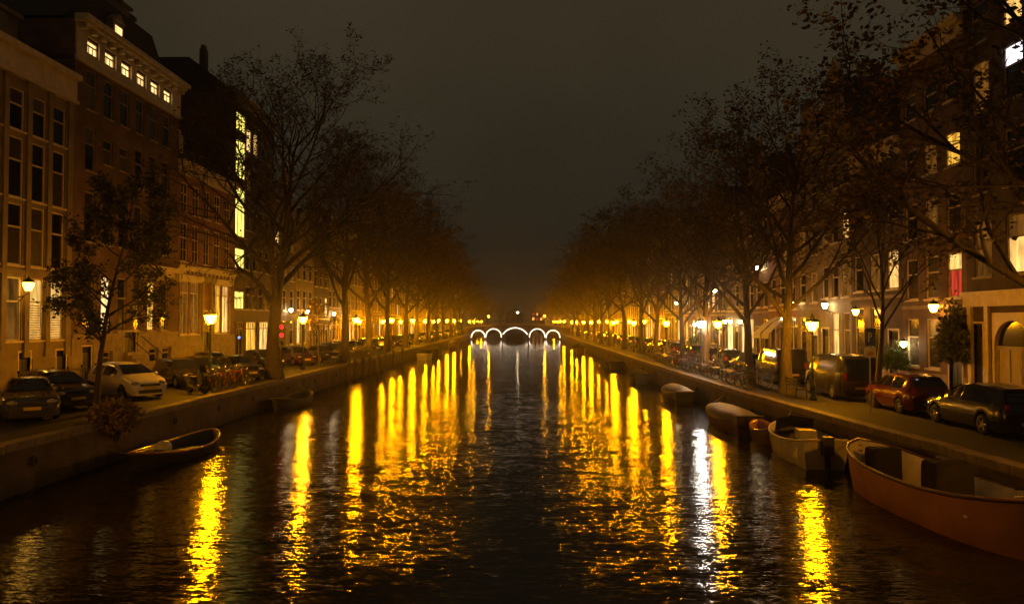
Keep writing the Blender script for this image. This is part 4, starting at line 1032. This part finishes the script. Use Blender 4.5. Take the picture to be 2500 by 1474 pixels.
# ------------------------------------------------------------------ bicycles and scooters
def bike_meshes():
    w = MB(); rows = []
    r, t = .34, .022
    for j in range(20):
        a = 2 * math.pi * j / 20; c = Vector((math.cos(a), 0, math.sin(a)))
        rows.append([tuple(c * (r + t * math.cos(b)) + Vector((0, t * math.sin(b), 0))) for b in (0, 2.1, 4.2)])
    w.grid(rows + [rows[0]], True)
    sp = MB()
    for j in range(8):
        a = math.pi * j / 8; sp.tube([(r * math.cos(a), .01, r * math.sin(a)), (-r * math.cos(a), -.01, -r * math.sin(a))], .004, 3, cap=False)
    f = MB()
    for a, b, rr in (((-.53, 0, .34), (-.05, 0, .30), .014), ((-.05, 0, .30), (-.22, 0, .82), .017), ((-.05, 0, .30), (.36, 0, .78), .018), ((-.2, 0, .76), (.34, 0, .86), .017), ((-.53, 0, .34), (-.19, 0, .72), .011), ((.36, 0, .95), (.36, 0, .70), .02), ((.36, 0, .72), (.53, 0, .34), .015)): f.tube([a, b], rr, 5)
    h = MB(); h.tube([(.36, 0, .93), (.35, 0, 1.10)], .014, 5); h.tube([(.12, -.28, 1.08), (.28, -.25, 1.14), (.36, 0, 1.10), (.28, .25, 1.14), (.12, .28, 1.08)], .013, 5)
    s = MB(); s.ball((-.24, 0, .93), 1, 8, 5, sc_=(.14, .09, .045)); s.tube([(-.22, 0, .8), (-.235, 0, .92)], .013, 5)
    fe = MB(); fe.grid([[(-.53 + .38 * math.cos(a), y, .34 + .38 * math.sin(a)) for y in (-.03, .03)] for a in [.3 + k * .3 for k in range(9)]]); fe.box(-.85, -.33, -.07, .07, .74, .76)
    l = MB(); l.ball((.45, 0, .88), .045, 8, 5)
    return w.mesh('wheel', 'tyre'), sp.mesh('spokes', 'chrome'), f.mesh('frame', 'bike_black'), h.mesh('handlebar', 'chrome'), s.mesh('saddle', 'leather'), fe.mesh('mudguard', 'bike_black'), l.mesh('lamp', 'chrome')
BK = bike_meshes()
def bicycle(x, y, rz, label, group, m='bike_black', lean=.12):
    t = thing('bicycle', label, 'bicycle', (x, y, Q + .006), rz, group); t.rotation_euler = (lean, 0, rz)
    for cx_ in (-.53, .53):
        w = put('wheel', BK[0], t, (cx_, 0, .362)); put('spokes', BK[1], w)
    put('frame', BK[2], t, material=m); put('handlebar', BK[3], t); put('saddle', BK[4], t); put('mudguard', BK[5], t, material=m); put('lamp', BK[6], t)
rnd = random.Random(9)
for i in range(12):
    bicycle(-15.6 + rnd.uniform(-.2, .2), 36.6 + i * .48, hd(.8, -.5) + rnd.uniform(-.15, .15), f'dark bicycle in the jumble beside the white hatchback, {ORD[i]} from it', 'jumbled bicycles on the left quay', rnd.choice(['bike_black', 'bike_black', 'bike_blue', 'bike_red']), rnd.uniform(-.15, .15))
for i in range(30):
    yb = 38.2 + i * .95 + rnd.uniform(-.2, .2)
    bicycle(12.2 + rnd.uniform(-.15, .3), yb, hd(.9, .4) + rnd.uniform(-.3, .3), f'dark bicycle in the long rank along the right quay edge, {ORD[i]} from the van', 'bicycles ranked along the right quay', rnd.choice(['bike_black', 'bike_black', 'bike_blue', 'bike_red']), rnd.uniform(-.15, .15))
for i in range(10):
    bicycle(-15.3, 66 + i * .9, hd(.9, -.4), f'dark bicycle on the left quay, {ORD[i]} beyond the shiny black saloon', 'bicycles far along the left quay', 'bike_black')
def scooter(x, y, rz, label):
    t = thing('scooter', label, 'scooter', (x, y, Q + .006), rz, 'parked scooters')
    for cx_ in (-.6, .6):
        w = MB(); w.lathe([(.10, -.05), (.2, -.06), (.23, 0), (.2, .06), (.10, .05)], 14, (cx_, 0, .236), 'y'); w.build('wheel', 'tyre', t)
    b = MB(); secs = [(-.85, .10, .55, .68), (-.6, .17, .36, .80), (-.2, .18, .30, .78), (.0, .16, .28, .44), (.3, .16, .28, .40), (.42, .2, .3, .95), (.55, .17, .45, 1.0), (.66, .08, .6, .95)]
    b.grid([[(x_, -w_, z0), (x_, -w_ * .9, z1 - .05), (x_, 0, z1), (x_, w_ * .9, z1 - .05), (x_, w_, z0)] for x_, w_, z0, z1 in secs]); b.build('body', 'p_black', t)
    b = MB(); b.grid([[(x_, y_, z_ + .03 * (1 - abs(y_) / .16)) for y_ in (-.15, -.08, 0, .08, .15)] for x_, z_ in ((-.8, .80), (-.5, .84), (-.1, .81))]); b.build('seat', 'leather', t)
    b = MB(); b.tube([(.42, -.32, 1.04), (.5, 0, 1.02), (.42, .32, 1.04)], .02, 6); b.tube([(.5, 0, 1.02), (.6, 0, .3)], .03, 6); b.build('handlebar', 'blackplastic', t)
    b = MB(); b.ball((.60, 0, .93), 1, 8, 5, sc_=(.06, .09, .06)); b.build('headlight', 'lens', t)
    b = MB(); b.quadpts([(.48, -.2, 1.0), (.48, .2, 1.0), (.36, .15, 1.38), (.36, -.15, 1.38)]); b.build('windshield', 'carglass', t)
scooter(-15.7, 35.7, hd(.8, -.55), 'dark scooter with a small windshield right beside the white hatchback')
scooter(-16.6, 37.4, hd(.75, -.6), 'dark scooter half hidden behind the jumbled bicycles')

# ------------------------------------------------------------------ boats
def hull(L, B, f_mid, f_end, full=2.2, stern=.0, n=22, draft=.35, flare=.16):
    """outer side rows (station -> points from keel to gunwale), x from stern to bow"""
    st = []
    for i in range(n + 1):
        s = -1 + 2 * i / n
        w = B / 2 * (max(0.0, 1 - abs(s) ** full) ** .62)
        if s < 0: w = max(w, B / 2 * stern * (1 - 0.1 * s * s))
        sh = f_mid + (f_end - f_mid) * abs(s) ** 2.2
        st.append((s * L / 2, w, sh))
    return st
def boat(name, label, x, y, rz, L, B, fm, fe, hullm, innerm, railm, full=2.4, stern=0.0, deck=.30, thick=.09, group='boats moored along the canal', rail_r=.045):
    t = thing(name, label, 'boat', (x, y, 0), rz, group)
    st = hull(L, B, fm, fe, full, stern)
    b = MB(); rows = []
    for xx, w, sh in st:
        k = xx * (1 + .02)
        half = [(xx * .90, 0, -.35), (xx * .92, w * .62, -.25), (xx * .955, w * .86, 0.02), (xx * .98, w * .96, sh * .5), (xx, w, sh)]
        rows.append([(a, -c, d) for a, c, d in half[::-1]] + half[1:])
    b.grid(rows); b.quadpts(rows[0]); b.quadpts(rows[-1][::-1])
    b.build('hull', hullm, t)
    inn = MB(); rows = []; fl = []
    for xx, w, sh in st:
        wi = max(.0, w - thick); xi = xx * (1 - thick * 1.6 / L)
        rows.append([(xi * .93, -wi * .78, deck), (xi * .98, -wi, sh - .02), (xi * .999, -w * .995, sh + .002)])
        fl.append([(xi * .93, -wi * .78, deck), (xi * .93, wi * .78, deck)])
    inn.grid(rows); inn.grid([[(a, -c, d) for a, c, d in r][::-1] for r in rows]); inn.build('inner_side', innerm, t)
    f = MB(); f.grid(fl, smooth=False); f.build('floorboards', innerm, t)
    g = MB(); loop = [(xx, -w, sh + .01) for xx, w, sh in st] + [(xx, w, sh + .01) for xx, w, sh in st[::-1]]
    loop.append(loop[0]); g.tube(loop, rail_r, 6, cap=False); g.build('gunwale', railm, t)
    return t, st
# big orange sloop
t, st = boat('sloop', 'big open sloop with orange hull and cream inside, moored in the right corner', 10.72, 19.35, R(90) + .05, 8.1, 2.35, .95, 1.32, 'hull_orange', 'boat_cream', 'hull_brown', full=2.9, rail_r=.05)
def soft_box(x0, x1, y0, y1, z0, z1, r):
    b = MB(); rows = []
    for z, ins in ((z0, 0), (z1 - r * 1.6, 0.01), (z1 - r * .5, r * .35), (z1, r * 1.1), (z1 + .01, r * 3)):
        cx_, cy_ = (x0 + x1) / 2, (y0 + y1) / 2; hx, hy = (x1 - x0) / 2 - ins, (y1 - y0) / 2 - ins
        rows.append([(cx_ + hx * math.copysign(abs(math.cos(a)) ** .28, math.cos(a)), cy_ + hy * math.copysign(abs(math.sin(a)) ** .28, math.sin(a)), z + .01 * math.sin(a * 3)) for a in [k * math.pi / 12 + .13 for k in range(24)]])
    b.grid(rows, True); b.quadpts(rows[-1]); return b
soft_box(2.25, 2.85, -.43, .47, .3, 1.32, .06).build('bench_locker', 'tarp_dark', t)
soft_box(-.95, -.2, -.42, .62, .3, 1.52, .09).build('engine_cover', 'tarp_dark', t)
b = MB(); b.box(-2.6, -2.2, -.95, .95, .62, .68); b.build('thwart', 'boat_cream', t)
b = MB(); b.box(2.75, 3.1, -.65, .65, .72, .78); b.build('thwart', 'boat_cream', t)
b = MB(); b.tube([(.05, -.2, .3), (.05, -.2, 1.5)], .02, 6); b.lathe([(.16, -.01), (.18, 0), (.16, .01)], 14, (.05, -.2, 1.5)); b.build('steering_wheel', 'chrome', t)
for xx in (-3.0, 3.3):
    b = MB(); b.tube([(xx, -.12, 1.2), (xx, .12, 1.2)], .03, 6); b.build('cleat', 'chrome', t)
b = MB(); b.grid([[(-1.6 + u, -.2 + v, .33 + .12 * math.sin(u * 7) * math.cos(v * 6)) for v in (0, .15, .3, .45)] for u in (0, .15, .3, .45, .6)]); b.build('rope_heap', 'tarp_grey', t)
# white motor boat
t, st = boat('motor_boat', 'small white motor boat with windscreen, just beyond the orange sloop', 10.35, 27.6, R(90) - .05, 5.0, 1.9, .78, 1.0, 'hull_white', 'boat_cream', 'trim', full=2.4, stern=.85)
b = MB(); b.grid([[(1.0 - .25 * k, -.7, .82 + .5 * k), (1.45 - .25 * k, 0, .9 + .5 * k), (1.0 - .25 * k, .7, .82 + .5 * k)] for k in (0, 1)]); b.build('windscreen', 'carglass', t)
b = MB(); b.box(-.1, .55, -.5, .1, .3, 1.0); b.build('console', 'hull_white', t)
b = MB(); b.box(-1.9, -1.2, -.75, .75, .3, .75); b.build('stern_bench', 'boat_cream', t)
b = MB(); b.box(-2.75, -2.42, -.18, .18, .55, 1.15); b.box(-2.72, -2.5, -.06, .06, -.2, .55); b.build('outboard_motor', 'blackplastic', t)
b = MB(); b.grid([[(xx, -w * .9, sh + .02), (xx, 0, sh + .1), (xx, w * .9, sh + .02)] for xx, w, sh in st if xx > .9]); b.build('foredeck', 'hull_white', t)
t, st = boat('rowing_boat', 'little varnished rowing boat between the white motor boat and the covered boat', 10.25, 31.2, R(90), 2.6, 1.2, .5, .75, 'hull_brown', 'varnish', 'varnish')
b = MB(); b.box(-.15, .15, -.5, .5, .42, .46); b.build('thwart', 'varnish', t)
def covered(label, x, y, rz, L, B, fm, fe, hm, tm, ht, lit=False):
    t, st = boat('covered_boat', label, x, y, rz, L, B, fm, fe, hm, 'boat_cream', 'trim' if lit else 'rubber', full=2.6, stern=.7)
    c = MB(); rows = []
    for i, (xx, w, sh) in enumerate(st):
        s = abs(2 * xx / L); hh = ht * (1 - s ** 3) + .02 * math.sin(i * 2.1)
        ww_ = w + .05
        rows.append([(xx, -ww_, sh - .08), (xx, -ww_ * .98, sh + .05), (xx, -ww_ * .55, sh + hh * .72), (xx, 0, sh + hh), (xx, ww_ * .55, sh + hh * .72), (xx, ww_ * .98, sh + .05), (xx, ww_, sh - .08)])
    c.grid(rows); c.quadpts(rows[0]); c.quadpts(rows[-1][::-1]); c.build('tarpaulin', tm, t)
    return t
covered('large moored boat under a sagging grey tarpaulin on the right side', 9.9, 35.2, R(90) + .02, 5.4, 1.8, .62, .85, 'hull_brown', 'tarp_grey', .40)
covered('round covered boat with lamplit rim beyond the grey tarpaulin boat', 9.7, 46.5, R(90), 4.4, 1.65, .65, .85, 'hull_dark', 'tarp_grey', .42, True)
covered('small dark covered boat, second before the far right boats', 9.7, 61.5, R(90), 4.2, 1.6, .55, .8, 'hull_dark', 'tarp_dark', .45)
covered('dark flat covered boat, farthest of those under the right quay', 9.8, 80, R(90), 5.5, 1.9, .6, .8, 'hull_dark', 'tarp_dark', .4)
# left side
t, st = boat('dinghy', 'dark half-sunk dinghy with a lamplit rim below the left quay', -12.75, 27.4, R(90) - .06, 5.6, 1.9, .38, .62, 'hull_dark', 'hull_dark', 'varnish', full=2.2, deck=.12)
b = MB(); b.box(-.9, -.6, -.8, .8, .32, .36); b.build('thwart', 'wood_grey', t)
b = MB(); b.ball((-.2, .45, .35), 1, 10, 6, sc_=(.36, .3, .28)); b.build('fender_buoy', 'hull_white', t)
t, st = boat('work_boat', 'dark flat boat with a pale edge under the left quay, below the black saloon', -13.45, 43.5, R(90) - .03, 5.4, 1.6, .5, .75, 'hull_dark', 'hull_dark', 'wood_grey', full=2.6, deck=.15)
b = MB(); b.box(-.2, .2, -.65, .65, .4, .45); b.build('thwart', 'wood_grey', t)
covered('pale squared boat far along the left quay', -12.9, 98, R(90), 5.0, 2.0, .9, 1.0, 'hull_white', 'tarp_dark', .5)
covered('dark boat moored far along the left quay before the bridge', -12.9, 112, R(90), 5.5, 2.0, .8, 1.0, 'hull_dark', 'tarp_dark', .7)
covered('small covered boat nearest the bridge on the left', -12.9, 140, R(90), 5.5, 2.0, .8, 1.0, 'hull_brown', 'tarp_grey', .7)
covered('small covered boat nearest the bridge on the right', 9.3, 120, R(90), 5.5, 2.0, .8, 1.0, 'hull_brown', 'tarp_dark', .7)

for i, (xa, ya, za, xb, yb) in enumerate([(10.7, 15.9, 1.2, 11.95, 14.2), (10.4, 23.0, 1.2, 11.6, 24.6), (10.3, 29.9, .95, 11.3, 31.0), (9.9, 38.3, .9, 10.9, 39.6), (-12.9, 24.8, .5, -14.5, 23.6), (-13.4, 46.0, .7, -14.5, 47.0)]):
    pts = [(xa + (xb - xa) * t_, ya + (yb - ya) * t_, za + (Q - .1 - za) * t_ - .35 * t_ * (1 - t_)) for t_ in [k / 8 for k in range(9)]]
    b = MB(); b.tube(pts, .018, 5); o = b.build('mooring_rope', 'tarp_grey')
    tag(o, ['mooring rope at the near end of the orange sloop', 'mooring rope at the far end of the orange sloop', 'mooring rope from the white motor boat', 'mooring rope from the grey tarpaulin boat', 'mooring rope from the half-sunk dinghy', 'mooring rope from the flat dark boat'][i], 'rope', 'mooring ropes')

# mooring piles standing in the water along the left wall
pm = MB(); pm.lathe([(.16, -1.6), (.15, 0), (.15, 1.75), (.13, 1.83), (.0, 1.86)], 10); pm = pm.mesh('pile', 'wood_grey')
bd = MB(); bd.lathe([(.158, 1.35), (.165, 1.37), (.165, 1.48), (.158, 1.5)], 10); bd = bd.mesh('iron_band', 'iron')
for i, yy in enumerate([60.5, 62.8, 66.0, 69.0, 72.5, 76.5, 81.5, 88.0]):
    t = thing('mooring_pile', f'dark wooden mooring pile, {ORD[i]} along the left quay wall', 'pile', (-14.2, yy, 0), 0, 'mooring piles'); put('post', pm, t); put('iron_band', bd, t)

# ------------------------------------------------------------------ street furniture
t = thing('traffic_light', 'black traffic signal with two red lights by the tallest elm', 'traffic light', (-14.62, 45.0, Q), 0)
b = MB(); b.lathe([(.12, 0), (.10, .15), (.06, .2), (.055, 2.3), (0, 2.3)], 10, (-.0, 0, 0)); b.build('post', 'blackplastic', t)
b = MB(); b.box(-.19, .19, -.12, .12, 1.95, 3.45); b.build('housing', 'blackplastic', t)
for i, z in enumerate((3.18, 2.68)):
    l = MB(); l.lathe([(.001, -.16), (.10, -.15), (.135, -.125)], 14, (0, 0, z), 'y'); lo = l.build('red_light', 'signal_red', t)
    v_ = MB(); rows = [[(.15 * math.cos(a), yv, z + .15 * math.sin(a)) for a in [k * math.pi / 8 for k in range(9)]] for yv in (-.12, -.3)]
    v_.grid(rows); v_.build('visor', 'blackplastic', lo)
l = MB(); l.lathe([(.001, -.16), (.10, -.15), (.135, -.125)], 14, (0, 0, 2.2), 'y'); l.build('dark_light', 'glass', t)

t = thing('parking_sign', 'blue parking sign with white letter P and pale plate on a thin pole', 'sign', (13.45, 28.8, Q), 0)
b = MB(); b.tube([(0, 0, 0), (0, 0, 3.2)], .028, 8); b.build('pole', 'rim', t)
b = MB(); b.box(-.21, .21, -.045, -.03, 2.55, 3.25); b.build('panel', 'sign_blue', t)
b = MB(); zc = 2.9
b.box(-.085, -.035, -.050, -.0455, zc - .17, zc + .19)
rows = [[(-.035 + (r_) * math.cos(a), -.050, zc + .085 + r_ * math.sin(a)) for r_ in (.055, .105)] for a in [-math.pi / 2 + k * math.pi / 10 for k in range(11)]]
b.grid(rows, smooth=False); b.build('letter_p', 'sign_white', t)
b = MB(); b.box(-.21, .21, -.045, -.03, 2.13, 2.51); b.build('lower_plate', 'sign_white', t)
b = MB(); b.box(-.12, .12, -.050, -.0455, 2.2, 2.34); b.build('plate_mark', 'hull_orange', t)

def bench(x, y, rz, label):
    t = thing('park_bench', label, 'bench', (x, y, Q), rz, 'benches')
    for k in range(4):
        b = MB(); b.box(-.8, .8, -.22 + k * .12, -.13 + k * .12, .43, .46); b.build('slat', 'darkwood', t)
    for k in range(3):
        b = MB(); b.box(-.8, .8, .26, .29, .55 + k * .13, .64 + k * .13); b.build('slat', 'darkwood', t)
    for sx_ in (-.65, .65):
        b = MB(); b.tube([(sx_, -.2, 0), (sx_, -.18, .42), (sx_, .24, .42), (sx_, .28, .95)], .025, 5); b.tube([(sx_, .24, .42), (sx_, .30, 0)], .025, 5); b.build('leg', 'iron', t)
bench(12.7, 36.0 - 1.6, R(90), 'dark slatted bench near the lamp on the right quay')

# iron stoop railing before the first left house
t = thing('area_railing', 'thin dark railing with urn finials before the pale stuccoed house', 'railing', (XLF + 2.4, 33.0, Q + .11), R(90))
b = MB(); b.tube([(0, 0, 1.0), (7.2, 0, 1.0)], .02, 5); b.tube([(0, 0, .25), (7.2, 0, .25)], .02, 5); b.build('rail', 'iron', t)
ps = MB(); ps.tube([(0, 0, 0), (0, 0, 1.05)], .03, 6); ps.ball((0, 0, 1.12), .07, 8, 5); ps = ps.mesh('post', 'iron')
for k in range(7): put('post', ps, t, (k * 1.2, 0, 0))
bal = MB(); bal.tube([(0, 0, .25), (0, 0, 1.0)], .009, 4); bal = bal.mesh('baluster', 'iron')
for k in range(48):
    if k % 8: put('baluster', bal, t, (k * .15, 0, 0))
# little posts (Amsterdam kerb bollards)
bo = MB(); bo.lathe([(.10, 0), (.085, .1), (.07, .75), (.095, .8), (.06, .9), (0, .93)], 8); bo = bo.mesh('bollard', 'iron')
for i in range(16):
    o = put('bollard', bo, None, (XLF + 2.85, 30 + i * 2.5, Q)); tag(o, f'small iron bollard on the left pavement kerb, {ORD[i]} from the front', 'bollard', 'bollards on the left pavement')
for i in range(14):
    o = put('bollard', bo, None, (XRF - 2.7, 28 + i * 3.0, Q)); tag(o, f'small iron bollard on the right pavement kerb, {ORD[i]} from the front', 'bollard', 'bollards on the right pavement')

# ------------------------------------------------------------------ the lit bridge
D = 207.0
t = thing('arch_bridge', 'low five-arched stone bridge with arches outlined in white bulbs', 'bridge', (0, D, 0), 0)
arches = [(-12.2, 1.75, 2.45, 1), (-7.9, 2.05, 2.85, 1), (-1.86, 3.25, 3.15, 0), (4.3, 2.05, 2.85, 1), (8.7, 1.8, 2.45, 1)]
def soffit(x):
    for cx_, hw, top, semi in arches:
        d_ = abs(x - cx_)
        if d_ < hw:
            if semi: return max(-.8, (top - hw * 1.0) + math.sqrt(max(0, hw * hw - d_ * d_)) if top > hw else top / hw * math.sqrt(hw * hw - d_ * d_))
            Rr = (hw * hw + 1.65 ** 2) / (2 * 1.65); return top - Rr + math.sqrt(Rr * Rr - d_ * d_)
    return None
def deckz(x): return 4.35 - .0045 * (x + 1.8) ** 2
b = MB(); xs = sorted({-16.5 + k * .25 for k in range(121)} | {a[0] + s_ * a[1] for a in arches for s_ in (-1, 1)})
dep = 8.0
for xa, xb in zip(xs, xs[1:]):
    xm = (xa + xb) / 2; s0 = soffit(xm)
    if s0 is None: za = zb_ = -1.6
    else:
        za = soffit(xa + 1e-4) if soffit(xa + 1e-4) is not None else s0; zb_ = soffit(xb - 1e-4) if soffit(xb - 1e-4) is not None else s0
    b.quadpts([(xa, 0, za), (xb, 0, zb_), (xb, 0, deckz(xb)), (xa, 0, deckz(xa))]); b.quadpts([(xb, dep, zb_), (xa, dep, za), (xa, dep, deckz(xa)), (xb, dep, deckz(xb))])
    b.quadpts([(xa, 0, deckz(xa)), (xb, 0, deckz(xb)), (xb, dep, deckz(xb)), (xa, dep, deckz(xa))])
    if s0 is not None: b.quadpts([(xa, 0, za), (xa, dep, za), (xb, dep, zb_), (xb, 0, zb_)])
for cx_, hw, top, semi in arches:
    for s_ in (-1, 1):
        x_ = cx_ + s_ * hw; b.quadpts([(x_, 0, -1.6), (x_, dep, -1.6), (x_, dep, soffit(cx_ + s_ * (hw - 1e-3))), (x_, 0, soffit(cx_ + s_ * (hw - 1e-3)))])
b.build('masonry', 'brick_dark', t)
for yy in (.1, dep - .1):
    r = MB(); r.tube([(x, yy, deckz(x) + 1.0) for x in xs[::4]], .05, 5)
    for x in xs[::4]: r.tube([(x, yy, deckz(x)), (x, yy, deckz(x) + 1.0)], .03, 4)
    r.build('railing', 'iron', t)
b = MB(); b.grid([[(x, -.12, deckz(x) - .25), (x, -.12, deckz(x) + .02), (x, .1, deckz(x) + .06)] for x in xs[::2]], smooth=False); b.build('stone_edge', 'stone', t)
for cx_, hw, top, semi in arches:
    bl = MB(); n = 16 if semi else 21
    for k in range(n + 1):
        if semi:
            a_ = math.pi * (k / n); z_ = (top - hw) + (hw + .12) * math.sin(a_); x_ = cx_ + (hw + .12) * math.cos(a_)
        else:
            Rr = (hw * hw + 1.65 ** 2) / (2 * 1.65); am = math.asin(hw / Rr); a_ = -am + 2 * am * k / n; x_ = cx_ + (Rr + .12) * math.sin(a_); z_ = top - Rr + (Rr + .12) * math.cos(a_)
        bl.ball((x_, -.08, max(.1, z_)), .125, 6, 4)
    tag(bl.build('arch_lights', 'bulb', t), kind='stuff')
# cross street behind the bridge ends
for i, (xx, yy, zz, gl) in enumerate([(-1.2, 211.5, 4.3, 'white_lamp'), (6.5, 211.8, 4.1, None), (-9.5, 211.8, 4.0, None)]):
    tt = street_lamp(xx, yy, ['bright white lamp standing mid-bridge', 'orange lamp toward the right end of the bridge', 'orange lamp toward the left end of the bridge'][i], 'lamps on the bridge', .75 if i else 1.0, glass=gl); tt.location.z = zz

# ------------------------------------------------------------------ thin haze box, added for the glow round the lamps
m = bpy.data.materials.new('haze'); m.use_nodes = True; n = m.node_tree; n.nodes.clear()
o = n.nodes.new('ShaderNodeOutputMaterial'); v = n.nodes.new('ShaderNodeVolumePrincipled')
v.inputs['Color'].default_value = (0.95, 0.93, 0.9, 1); v.inputs['Density'].default_value = 0.0006; v.inputs['Anisotropy'].default_value = 0.95
n.links.new(v.outputs[0], o.inputs['Volume']); MATS['haze'] = m
b = MB(); b.box(-430, 430, -70, 770, -2.6, 34); tag(b.build('haze', 'haze'), kind='stuff')
